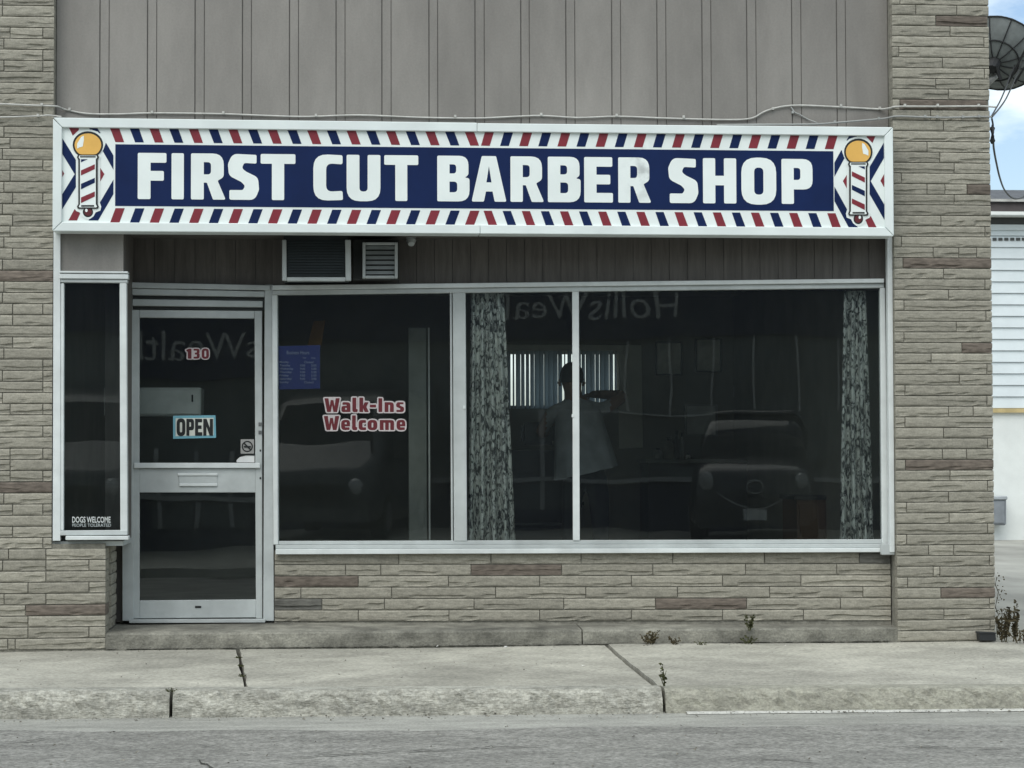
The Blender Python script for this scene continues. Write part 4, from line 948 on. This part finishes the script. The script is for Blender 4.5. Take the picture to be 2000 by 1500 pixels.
weed(1372, 1261, 0.035, 6, 0.08, WEED, 'tiny dark weed tuft at the step foot, third from the crack', z=0.0, seed=7, leafy=3)
weed(1462, 1259, 0.06, 7, 0.07, WEED, 'weed tuft at the step foot below the ledge weed', z=0.0, seed=17, leafy=2.5)
weed(895, 1262, 0.035, 8, 0.12, WEED_DRY, 'low dark tuft at the step foot below the wide mullion', z=0.0, seed=8, leafy=3)
weed(1299, 1340, 0.13, 3, 0.03, WEED, 'thin upright weed at the kerb end of the slanting pavement joint', z=-0.05, seed=9)
for k, (a, b) in enumerate(((466, 1286), (470, 1302), (473, 1322))):
    weed(a, b, 0.012, 14, 0.035, WEED, ('tiny weed tuft in the pavement joint before the door, nearest the step', 'tiny weed tuft in the pavement joint before the door, middle one', 'tiny weed tuft in the pavement joint before the door, nearest the kerb')[k], z=-0.015, seed=20+k, leafy=4)
weed(333, 1352, 0.02, 7, 0.05, WEED, 'tiny weed tuft in the kerb joint before the door', z=-0.045, seed=31, leafy=4)
weed(1306, 1384, 0.05, 8, 0.06, WEED, 'dark weed tuft in the kerb joint below the thin upright weed', z=-0.17, seed=32, leafy=3)
bx = thing('black_box', AT(1928, 1252, -0.03), 'small black plastic box lying against the pier foot', 'box')
pbar('body', PF, [(1913, 1236), (1945, 1237), (1946, 1252), (1914, 1252)], 0.02, 0.09, mat('black_plastic', (0.02, 0.022, 0.024), 0.5), bx, 0.005)
pbar('lid', PF, [(1912, 1234.5), (1946, 1235.5), (1946, 1238), (1912, 1238)], 0.018, 0.095, mat('black_plastic', (0.02, 0.022, 0.024), 0.5), bx, 0.002)
rn = random.Random(4); lit = MB()
for (a, b) in ((836, 1228), (781, 1227), (853, 1263), (962, 1266), (988, 1265), (1124, 1244), (1411, 1263), (1533, 1262), (612, 1331), (573, 1330), (1140, 1303)):
    q = ground(a, b, 0.01 if b > 1240 else 0.105); s = rn.uniform(.005, .012)
    lit.add([q+Vector((rn.uniform(-1, 1)*s, rn.uniform(-1, 1)*s, rn.uniform(0, 1)*s)) for _ in range(5)], [(0, 1, 2), (0, 2, 3), (0, 3, 4), (1, 2, 3, 4)])
rg = random.Random(77); grit = MB()
def pebble(x, y, z, r):
    grit.add([(x+rg.uniform(-1, 1)*r, y+rg.uniform(-1, 1)*r, z+rg.uniform(-.2, .9)*r) for _ in range(5)], [(0, 1, 2), (0, 2, 3), (0, 3, 4), (1, 2, 3), (1, 3, 4)])
for _ in range(420):
    x = rg.uniform(-3.4, 3.6); y = kerb_y(x)-0.05-abs(rg.gauss(0, .10)); pebble(x, y, ROADZ+0.008, rg.uniform(.004, .011))
for _ in range(220):
    x = rg.uniform(-3.4, 3.6); pebble(x, -0.03-abs(rg.gauss(0, .06)), pav_z(x, -0.05)+0.006, rg.uniform(.003, .008))
for _ in range(160):
    x = rg.uniform(-3.4, 3.6); y = rg.uniform(-1.7, -0.1); pebble(x, y, pav_z(x, y)+0.005, rg.uniform(.003, .008))
for _ in range(260):
    x = rg.uniform(-3.4, 3.6); y = rg.uniform(-5, -2.6); pebble(x, y, ROADZ+0.018, rg.uniform(.004, .012))
o2 = grit.build('grit', mat('grit_stone', (0.20, 0.19, 0.16), 0.95, 0.6, 25)); o2['kind'] = 'stuff'; o2['label'] = 'loose grit along the gutter, pavement and step foot'
o = lit.build('litter', mat('litter_white', (0.65, 0.65, 0.62), 0.8)); o['kind'] = 'stuff'; o['label'] = 'tiny white scraps scattered on the step and pavement'

# ================================================================== INSIDE THE SHOP
CUR = mat('damask_curtain', (0.82, 0.83, 0.79), 0.9, 0.1, 21, 0.1, 200, (1, 1, 0.75), col2=(0.085, 0.09, 0.088), lo=0.43, hi=0.55, detail=3)
for nd in CUR.node_tree.nodes:
    if nd.type == 'TEX_NOISE' and abs(nd.inputs['Scale'].default_value-21) < 1: nd.inputs['Distortion'].default_value = 1.3
def curtain(pt, pb, name_label, folds, yo):
    """pt / pb: left and right photo columns at top and bottom"""
    root = thing('curtain', PW.at(sum(pb)/2, 1058, -yo), name_label, 'curtain')
    nx, nz = folds*8, 16; v = []; f = []; ph = random.uniform(0, 6)
    for r_ in range(nz+1):
        t = r_/nz
        for c_ in range(nx+1):
            s = c_/nx; px = (pt[0]*(1-t)+pb[0]*t)*(1-s)+(pt[1]*(1-t)+pb[1]*t)*s
            dpth = (0.026+0.03*t)*math.sin(s*folds*2*math.pi+0.6*math.sin(t*3+ph))+0.006*math.sin(s*folds*5.3+t*2)
            v.append(PW.at(px, 566+(1062-566)*t, -yo+dpth))
    for r_ in range(nz):
        for c_ in range(nx): a = r_*(nx+1)+c_; f.append((a, a+1, a+nx+2, a+nx+1))
    nv = len(v); v += [p-PW.n*0.003 for p in v]; f += [tuple(q+nv for q in reversed(t)) for t in f]
    mesh_obj('cloth', v, f, CUR, root, True)
    a = PW.at(pt[0]-20, 562, -yo); b = PW.at(pt[1]+20, 562, -yo); MB().tube([a, b], 0.012, 8).build('rod', ALU_DARK, root)
curtain((920, 984), (914, 1007), 'dark patterned curtain gathered beside the wide mullion', 4, 0.13)
curtain((1648, 1691), (1640, 1707), 'dark patterned curtain gathered at the far right of the window', 3, 0.13)
DK = mat('dark_interior', (0.035, 0.033, 0.03), 0.6); BRN = mat('brown_cabinet', (0.10, 0.055, 0.03), 0.6, 0.2, 3, stretch=(1, 1, .2)); WHT = mat('interior_white', (0.85, 0.85, 0.82), 0.7, 0.05)
GRY = mat('interior_grey', (0.34, 0.35, 0.32), 0.7)
def in_bar(name, pts, y, th, mt, label, cat):
    p = Plane((0, y, 0), (1, 0, 0)); o = pbar(name, p, pts, -th, 0, mt, None, 0.004); return tag(o, label, cat)
# partition post and hanging cloth seen through the first pane
pt = thing('partition', (AT(815, 1000, 1.5).x, 1.5, 0.13), 'grey partition post standing behind the first pane', 'partition')
P15 = Plane((0, 1.5, 0), (1, 0, 0))
pbar('post', P15, [(798, 640), (832, 640), (834, 1100), (799, 1100)], -0.1, 0, GRY, pt)
pbar('edge_strip', P15, [(836, 640), (839, 640), (841, 1100), (838, 1100)], -0.02, 0.012, WHT, pt)
in_bar('hanging_cloth', [(612, 627), (636, 625), (628, 675), (600, 676)], 1.2, 0.01, mat('orange_cloth', (0.22, 0.11, 0.03), 0.8), 'orange brown cloth strip hanging above the blue board', 'cloth')
wc = thing('wall_cabinet', AT(300, 812, 1.1), 'pale cabinet standing inside behind the door glass', 'cabinet')
P18 = Plane((0, 1.1, 0), (1, 0, 0))
pbar('body', P18, [(203, 757), (392, 757), (392, 812), (203, 812)], -0.35, 0, mat('cabinet_pale', (0.72, 0.73, 0.70), 0.6), wc, 0.006)
pbar('door', P18, [(245, 760), (389, 760), (389, 809), (245, 809)], 0.0, 0.012, mat('cabinet_pale', (0.3, 0.31, 0.29), 0.6), wc, 0.004)
pbar('handle', P18, [(374, 771), (377, 771), (377, 785), (374, 785)], 0.012, 0.03, BLACK, wc)
cn = thing('wall_counter', (AT(1380, 905, 5.0).x, 5.0, 0.13), 'long dark counter along the back wall with bottles on it', 'counter')
P50 = Plane((0, 5.0, 0), (1, 0, 0))
pbar('top', P50, [(1262, 897), (1640, 897), (1640, 904), (1262, 904)], -0.5, 0.02, GRY, cn, 0.005)
pbar('cupboard', P50, [(1266, 904), (1640, 904), (1640, 1085), (1266, 1085)], -0.5, 0.0, DK, cn)
rn = random.Random(12)
lab = ['squat pale jar on the counter, leftmost of its row', 'tan bottle on the counter, second of its row', 'dark tall bottle on the counter, third of its row', 'thin pale bottle on the counter, fourth of its row', 'small white jar on the counter, last of its row']
for k, (px, h, r_, c) in enumerate(((1285, .10, .04, (0.25, .26, .24)), (1307, .20, .05, (.20, .18, .13)), (1322, .26, .035, (.03, .03, .03)), (1332, .24, .02, (.35, .36, .34)), (1344, .05, .022, (.5, .5, .48)))):
    b = AT(px, 897, 4.9); t = thing('bottle', b, lab[k], 'bottle', 'bottles on the counter'); mt = mat('bottle%d' % k, c, 0.3)
    MB().tube([b, b+Vector((0, 0, h*.65)), b+Vector((0, 0, h*.75)), b+Vector((0, 0, h*.85))], [r_, r_, r_*.5, r_*.4], 12).build('body', mt, t, True)
    MB().tube([b+Vector((0, 0, h*.85)), b+Vector((0, 0, h))], r_*.45, 10).build('cap', BLACK, t)
def picture(pts, mt, label, frame=DK, name='picture'):
    xs = [p[0] for p in pts]; ys_ = [p[1] for p in pts]
    t = thing(name, PB.at(sum(xs)/len(xs), max(ys_), 0.02), label, name)
    pbar('frame', PB, pts, 0.002, 0.025, frame, t)
    cx, cy = sum(xs)/4, sum(ys_)/4
    pbar('print', PB, [(cx+(x-cx)*.86, cy+(y-cy)*.9) for x, y in pts], 0.025, 0.028, mt, t)
PGY = mat('picture_grey', (0.75, 0.76, 0.68), 0.6, 0.3, 5)
picture([(1280, 667), (1333, 667), (1333, 733), (1280, 733)], PGY, 'framed grey picture on the back wall, nearer the barber')
picture([(1358, 661), (1410, 661), (1410, 727), (1358, 727)], PGY, 'framed grey picture on the back wall, farther from the barber')
picture([(1433, 755), (1461, 755), (1461, 776), (1433, 776)], WHT, 'little white card on the dark back wall above the counter', GRY, 'card')
picture([(1337, 790), (1402, 790), (1402, 852), (1337, 852)], mat('notice', (0.8, 0.82, 0.82), 0.6), 'pale notice sheet on the back wall behind the bottles', GRY, 'notice')
bc = thing('brown_cabinet', (AT(1600, 1050, 2.0).x, 2.0, 0.13), 'low brown wooden cabinet behind the right curtain', 'cabinet')
P20 = Plane((0, 2.0, 0), (1, 0, 0)); a, b = P20.at(1556, 976), P20.at(1665, 976)
box('body', a.x, b.x, 2.0, 2.5, 0.13, a.z, BRN, bc); box('top', a.x-0.02, b.x+0.02, 1.98, 2.52, a.z, a.z+0.03, DK, bc)
box('door', a.x+0.02, (a.x+b.x)/2-0.004, 1.985, 2.0, 0.2, a.z-0.03, BRN, bc); box('door', (a.x+b.x)/2+0.004, b.x-0.02, 1.985, 2.0, 0.2, a.z-0.03, BRN, bc)
# barber chair
ch = thing('barber_chair', (AT(1045, 1000, 3.2).x, 3.2, 0.13), 'black padded barber chair in front of the barber', 'chair')
cx = AT(1045, 1000, 3.2).x; LE = mat('black_leather', (0.014, 0.014, 0.015), 0.4)
def bbox_(name, *b, mt=LE, bev=0.03):
    o = box(name, *b, mt, ch); bevel_obj(o, bev, 2); return o
bbox_('seat', cx-.28, cx+.28, 2.95, 3.5, .55, .68); bbox_('backrest', cx-.27, cx+.27, 2.86, 2.97, .70, 1.28); bbox_('headrest', cx-.14, cx+.14, 2.87, 2.96, 1.32, 1.50)
for s in (-1, 1): bbox_('armrest', cx+s*.33-.04, cx+s*.33+.04, 2.95, 3.4, .82, .88, bev=.015)
MB().tube([(cx, 3.22, .13), (cx, 3.22, .17), (cx, 3.22, .18), (cx, 3.22, .55)], [.32, .30, .06, .05], 18).build('base', mat('chrome', (.4, .4, .4), .2, metallic=1), ch, True)
bbox_('footrest', cx-.2, cx+.2, 3.7, 3.85, .25, .29, bev=.01)

# ---- the barber, seen from behind with both elbows raised
def skin_body(name, joints_, edges, root_i, parent, base, material, sub=2):
    me = bpy.data.meshes.new(name); me.from_pydata([tuple(Vector(j[0])-base) for j in joints_], edges, [])
    o = bpy.data.objects.new(name, me); C.objects.link(o)
    md = o.modifiers.new('skin', 'SKIN'); o.modifiers.new('sub', 'SUBSURF').levels = sub
    md.use_smooth_shade = True
    for i, j in enumerate(joints_):
        sv = me.skin_vertices[0].data[i]; r_ = j[1]; sv.radius = r_ if isinstance(r_, tuple) else (r_, r_); sv.use_root = (i == root_i)
    me2 = bpy.data.meshes.new_from_object(o.evaluated_get(bpy.context.evaluated_depsgraph_get()))
    bpy.data.objects.remove(o); o = bpy.data.objects.new(name, me2); C.objects.link(o); o.parent = parent
    me2.materials.clear(); me2.materials.append(material)
    for p in me2.polygons: p.use_smooth = True
    return o
YP = 2.6
hd = AT(1118, 742, YP); px0 = hd.x+0.10; FL = 0.13
per = thing('person', (px0, YP, FL), 'person in pale grey smock and dark trousers, back turned and elbows raised', 'person')
sc_ = hd.z-FL                                              # height of the head's centre above the floor
H = sc_/0.93
def J(dx, dy, h): return (px0+dx, YP+dy, FL+H*h)
sh, el, wr = 0.815, 0.80, 0.80
er = AT(1228, 772, YP)
jt = [(J(0, 0, .53), (.15, .11)), (J(-.02, 0, .63), (.13, .10)), (J(-.05, .02, .74), (.155, .11)), (J(-.07, .03, .815), (.10, .08)), (J(-.085, .04, .855), (.052, .055)), ((hd.x, YP+.06, hd.z-.02), (.078, .092)), ((hd.x, YP+.07, hd.z+.055), (.07, .085)),
      (J(.14, .02, .80), (.062, .06)), ((er.x-0.02, YP+.12, er.z), (.048, .048)), ((er.x-.20, YP+.40, er.z+.02), (.034, .034)), ((er.x-.25, YP+.47, er.z+.02), (.036, .022)),
      (J(-.26, .03, .79), (.062, .06)), (J(-.33, .22, .70), (.048, .048)), (J(-.20, .43, .74), (.034, .034)), (J(-.16, .49, .75), (.036, .022)),
      (J(.10, 0, .49), (.095, .10)), (J(.12, .02, .28), (.068, .07)), (J(.13, -.02, .05), (.045, .05)), (J(.14, .14, .02), (.045, .03)),
      (J(-.10, 0, .49), (.095, .10)), (J(-.12, .04, .28), (.068, .07)), (J(-.14, .0, .05), (.045, .05)), (J(-.15, .16, .02), (.045, .03))]
ed = [(0,1),(1,2),(2,3),(3,4),(4,5),(5,6),(3,7),(7,8),(8,9),(9,10),(3,11),(11,12),(12,13),(13,14),(0,15),(15,16),(16,17),(17,18),(0,19),(19,20),(20,21),(21,22)]
SK = mat('skin', (0.20, 0.115, 0.075), 0.6); TR = mat('dark_trousers', (0.018, 0.02, 0.024), 0.8); SM = mat('grey_smock', (0.27, 0.285, 0.29), 0.85, 0.2, 5, 0.9, 7); HR = mat('dark_hair', (0.012, 0.011, 0.01), 0.7)
pb = Vector((px0, YP, FL))
body = skin_body('body', jt, ed, 0, per, pb, SK)
body.data.materials.append(SM); body.data.materials.append(TR)
for p in body.data.polygons:
    c = sum((body.data.vertices[q].co for q in p.vertices), Vector())/len(p.vertices); h = c.z/H
    far = abs(c.x+0.05) > 0.25 or c.y > 0.20
    if h < .56: p.material_index = 2
    elif h < .845 and not far: p.material_index = 1
# fingers closing on the comb and the clippers
for ci, (wi, hi) in enumerate(((9, 10), (13, 14))):
    wv, hv = Vector(jt[wi][0]), Vector(jt[hi][0]); d = (hv-wv).normalized(); sd_ = d.cross(Vector((0, 0, 1))).normalized()
    for k in range(4):
        o_ = hv+sd_*(k-1.5)*.019; ln = (.07, .08, .076, .06)[k]
        MB().tube([o_-d*.01, o_+d*ln*.5+Vector((0, 0, -.006)), o_+d*ln*.75+Vector((0, 0, -.03)), o_+d*ln*.6+Vector((0, 0, -.05))], [.0095, .009, .0085, .007], 7).build('finger', SK, per, True)
    MB().tube([wv+d*.03-sd_*.03, hv-sd_*.05+Vector((0, 0, -.02)), hv-sd_*.04+d*.03+Vector((0, 0, -.045))], [.012, .0105, .008], 7).build('thumb', SK, per, True)
# smock: flares from the shoulders to a slanting hem
v = []; f = []; ns, nh = 28, 9
for r_ in range(nh+1):
    t = r_/nh
    for k in range(ns):
        a = 2*math.pi*k/ns; rx = .185+.06*t**1.4+.022*math.sin(a*9+t*2)*t; ry = .13+.06*t+.022*math.sin(a*8+1)*t
        zz = .805-t*(.275+.03*math.cos(a)*-1); cxo = -.055+.055*t
        v.append((px0+cxo+rx*math.cos(a), YP+.015+ry*math.sin(a), FL+H*zz))
for r_ in range(nh):
    for k in range(ns): f.append((r_*ns+k, r_*ns+(k+1) % ns, (r_+1)*ns+(k+1) % ns, (r_+1)*ns+k))
nv = len(v); v += [(x*1+0, y, z) for x, y, z in [(px0+(p[0]-px0)*.985, YP+(p[1]-YP)*.985, p[2]) for p in v]]; f += [tuple(q+nv for q in reversed(t)) for t in f]
mesh_obj('smock', v, f, SM, per, True)
# hair cap and ears
v = []; f = []
for r_ in range(7):
    t = r_/6*1.9
    for k in range(16):
        a = 2*math.pi*k/16; v.append((hd.x+.095*math.sin(t+.05)*math.cos(a), YP+.06+.112*math.sin(t+.05)*math.sin(a)-.01, hd.z+.02+.122*math.cos(t)))
for r_ in range(6):
    for k in range(16): f.append((r_*16+k, r_*16+(k+1) % 16, (r_+1)*16+(k+1) % 16, (r_+1)*16+k))
mesh_obj('hair', v, f, HR, per, True)
for s in (-1, 1): MB().tube([(hd.x+s*.088, YP+.06, hd.z-.045), (hd.x+s*.10, YP+.055, hd.z-.02), (hd.x+s*.098, YP+.055, hd.z+.01)], [.008, .013, .008], 7).build('ear', SK, per, True)

# ================================================================== ACROSS THE STREET (seen mirrored in the glass)
YO = -21.2
op = thing('opposite_shop', (-1.5, YO, -0.05), 'dark blue fronted office with pale lettering, mirrored in the shop glass', 'building')
NV = mat('fascia_navy', (0.02, 0.025, 0.06), 0.5); OG = mat('opposite_glass', (0.10, 0.115, 0.12), 0.25, 0.25, 0.9, spec=0.5); OW = mat('opposite_wall', (0.16, 0.155, 0.14), 0.85, 0.2, 4); OM = mat('opposite_white', (0.40, 0.41, 0.41), 0.6); OP = mat('opposite_panel', (0.10, 0.115, 0.125), 0.7, 0.15, 2)
box('wall', -14, 12, YO-8, YO-0.2, -0.05, 6.5, OW, op)
box('fascia', -13, 11, YO-0.2, YO, 3.25, 5.2, NV, op)
box('shop_window', -12, 10, YO-0.2, YO-0.12, 0.83, 3.25, OG, op)
box('stall_riser', -13, 11, YO-0.2, YO-0.05, -0.05, 0.75, NV, op); box('sill', -12, 10, YO-0.2, YO+0.03, 0.75, 0.83, OM, op)
for k in range(9): box('mullion', -0.62+k*.72-.02, -0.62+k*.72+.02, YO-0.12, YO-0.06, 1.95, 3.25, OM, op)
box('window_rail', -1.4, 2.0, YO-0.12, YO-0.055, 1.92, 1.95, OM, op)
box('wall_panel', -6.2, -4.0, YO-0.12, YO-0.02, 0.4, 2.5, OP, op); box('wall_panel', -2.9, -1.2, YO-0.12, YO-0.03, 0.3, 1.5, OP, op); box('wall_panel', -9.5, -7.0, YO-0.12, YO-0.02, -0.05, 2.9, OP, op)
for k in range(4): box('panel_window', -6.0+k*.42, -5.7+k*.42, YO-0.02, YO-0.012, 1.5, 2.3, OG, op)
for k in range(3): box('pale_post', -2.8+k*.62, -2.72+k*.62, YO-0.03, YO, 0.3, 2.0, OM, op)
V, F = text2d('HollisWealth', 0.0, 1.0); xa, xb = min(p[0] for p in V), max(p[0] for p in V); hh = max(p[1] for p in V)
mesh_obj('lettering', [(0.22-(x-xa)/(xb-xa)*3.5, YO+0.012, 3.60+y/hh*0.44) for x, y in V], F, mat('letters_pale', (0.42, 0.42, 0.42), 0.5), op)
# parked car facing the shop
suv = thing('parked_suv', (1.55, -15.6, -0.05), 'dark grey suv parked nose towards the shop, mirrored in the window', 'car')
CX, Y0, Z0 = 1.55, -15.6, -0.05
PT = mat('suv_paint', (0.03, 0.033, 0.037), 0.25, spec=0.6); CG = mat('suv_glass', (0.015, 0.018, 0.02), 0.06); TY = mat('tyre', (0.015, 0.015, 0.015), 0.8); HL = mat('lamp_glass', (0.30, 0.31, 0.31), 0.2); ZS = 1.14
def loft(name, secs, mt, parent, smooth=True):
    """secs: (y, half width bottom, half width top, z0, z1)"""
    v = []; f = []; n = 12
    for (y, wb, wt, z0, z1) in secs:
        pr = [(-wb*.92, z0), (-wb, z0+.12*(z1-z0)), (-wb*1.0, z0+.55*(z1-z0)), (-(wb+wt)/2, z0+.8*(z1-z0)), (-wt, z0+.95*(z1-z0)), (-wt*.8, z1)]
        pr += [(-x, z) for x, z in reversed(pr)]
        v += [(CX+x, Y0+y, Z0+z*ZS) for x, z in pr]
    for i in range(len(secs)-1):
        for k in range(n): f.append((i*n+k, i*n+(k+1) % n, (i+1)*n+(k+1) % n, (i+1)*n+k))
    f += [tuple(range(n)), tuple((len(secs)-1)*n+k for k in range(n))]
    return mesh_obj(name, v, f, mt, parent, smooth)
loft('body', [(0.0, .70, .62, .32, .78), (-.12, .86, .76, .24, .92), (-.5, .92, .82, .22, 1.02), (-1.15, .93, .84, .22, 1.10), (-3.6, .93, .86, .22, 1.12), (-4.3, .90, .84, .26, 1.10), (-4.5, .82, .78, .35, 1.0)], PT, suv)
loft('cabin', [(-1.05, .80, .74, 1.05, 1.12), (-1.75, .80, .62, 1.08, 1.66), (-2.4, .80, .62, 1.10, 1.72), (-3.8, .80, .62, 1.10, 1.66), (-4.45, .78, .70, 1.02, 1.12)], CG, suv)
loft('roof', [(-1.72, .61, .56, 1.655, 1.69), (-2.4, .63, .58, 1.70, 1.75), (-3.8, .62, .57, 1.65, 1.70)], PT, suv)
for s in (-1, 1):
    for yy in (-.9, -3.6):
        wheel = MB().tube([(CX+s*.70, Y0+yy, Z0+.36), (CX+s*.72, Y0+yy, Z0+.36), (CX+s*.93, Y0+yy, Z0+.36), (CX+s*.945, Y0+yy, Z0+.36)], [.30, .36, .36, .31], 20).build('wheel', TY, suv)
        MB().tube([(CX+s*.946, Y0+yy, Z0+.36), (CX+s*.955, Y0+yy, Z0+.36)], [.24, .20], 12).build('rim', mat('rim', (.35, .36, .36), .3, metallic=.8), wheel)
    MB().tube([(CX+s*.68, Y0-.02, Z0+.90), (CX+s*.70, Y0+.015, Z0+.90), (CX+s*.72, Y0+.03, Z0+.90)], [.13, .11, .04], 14).build('headlight', HL, suv)
    box('mirror', CX+s*1.0-.11, CX+s*1.0+.11, Y0-1.35, Y0-1.25, Z0+1.08, Z0+1.22, PT, suv)
ring = MB().tube([(CX+.10*math.cos(2*math.pi*k/20), Y0+.025, Z0+.83+.085*math.sin(2*math.pi*k/20)) for k in range(21)], .012, 5, False)
ring.build('emblem', HL, suv)
MB().tube([(CX-.52+k*.104, Y0+.012-.02*abs(k-5)/5, Z0+.76-.26*math.sin(math.pi*k/10)) for k in range(11)], .014, 5).build('grille_trim', HL, suv)
box('bumper', CX-.80, CX+.80, Y0-.06, Y0+.02, Z0+.26, Z0+.46, PT, suv)
box('licence_plate', CX-.16, CX+.16, Y0+.02, Y0+.03, Z0+.34, Z0+.50, mat('plate_white', (.5, .52, .52), .5), suv)

# grey van parked beside it, nose towards the shop
CX, Y0, ZS = -5.0, -15.9, 1.0
van = thing('parked_van', (CX, Y0, Z0), 'tall grey van parked nose towards the shop, mirrored in the first pane', 'van')
VP = mat('van_paint', (0.05, 0.057, 0.06), 0.35, spec=0.5)
loft('body', [(0.0, .80, .74, .35, .95), (-.15, .93, .86, .30, 1.12), (-.75, .98, .92, .28, 1.28), (-1.5, .99, .90, .28, 2.15), (-2.2, .99, .88, .28, 2.32), (-4.9, .98, .88, .28, 2.32), (-5.1, .95, .84, .32, 2.2)], VP, van)
mesh_obj('windscreen', [(CX-.80, Y0-.80, Z0+1.33), (CX+.80, Y0-.80, Z0+1.33), (CX+.70, Y0-1.43, Z0+2.10), (CX-.70, Y0-1.43, Z0+2.10), (CX-.80, Y0-.95, Z0+1.28), (CX+.80, Y0-.95, Z0+1.28), (CX+.70, Y0-1.6, Z0+2.06), (CX-.70, Y0-1.6, Z0+2.06)], [(0, 1, 2, 3), (7, 6, 5, 4), (0, 4, 5, 1), (1, 5, 6, 2), (2, 6, 7, 3), (3, 7, 4, 0)], CG, van)
for s_ in (-1, 1):
    for yy in (-.95, -4.0):
        wheel = MB().tube([(CX+s_*.76, Y0+yy, Z0+.36), (CX+s_*.78, Y0+yy, Z0+.36), (CX+s_*.99, Y0+yy, Z0+.36), (CX+s_*1.0, Y0+yy, Z0+.36)], [.30, .36, .36, .31], 20).build('wheel', TY, van)
        MB().tube([(CX+s_*1.001, Y0+yy, Z0+.36), (CX+s_*1.01, Y0+yy, Z0+.36)], [.24, .20], 12).build('rim', mat('rim', (.35, .36, .36), .3, metallic=.8), wheel)
    MB().tube([(CX+s_*.70, Y0-.04, Z0+.85), (CX+s_*.72, Y0+.0, Z0+.85), (CX+s_*.74, Y0+.02, Z0+.85)], [.13, .11, .04], 14).build('headlight', HL, van)
    box('mirror', CX+s_*1.1-.10, CX+s_*1.1+.10, Y0-1.15, Y0-1.05, Z0+1.25, Z0+1.55, PT, van)
box('grille', CX-.5, CX+.5, Y0-.03, Y0+.012, Z0+.62, Z0+.85, TY, van)
box('bumper', CX-.88, CX+.88, Y0-.10, Y0+.05, Z0+.30, Z0+.52, VP, van)

bpy.context.view_layer.update()
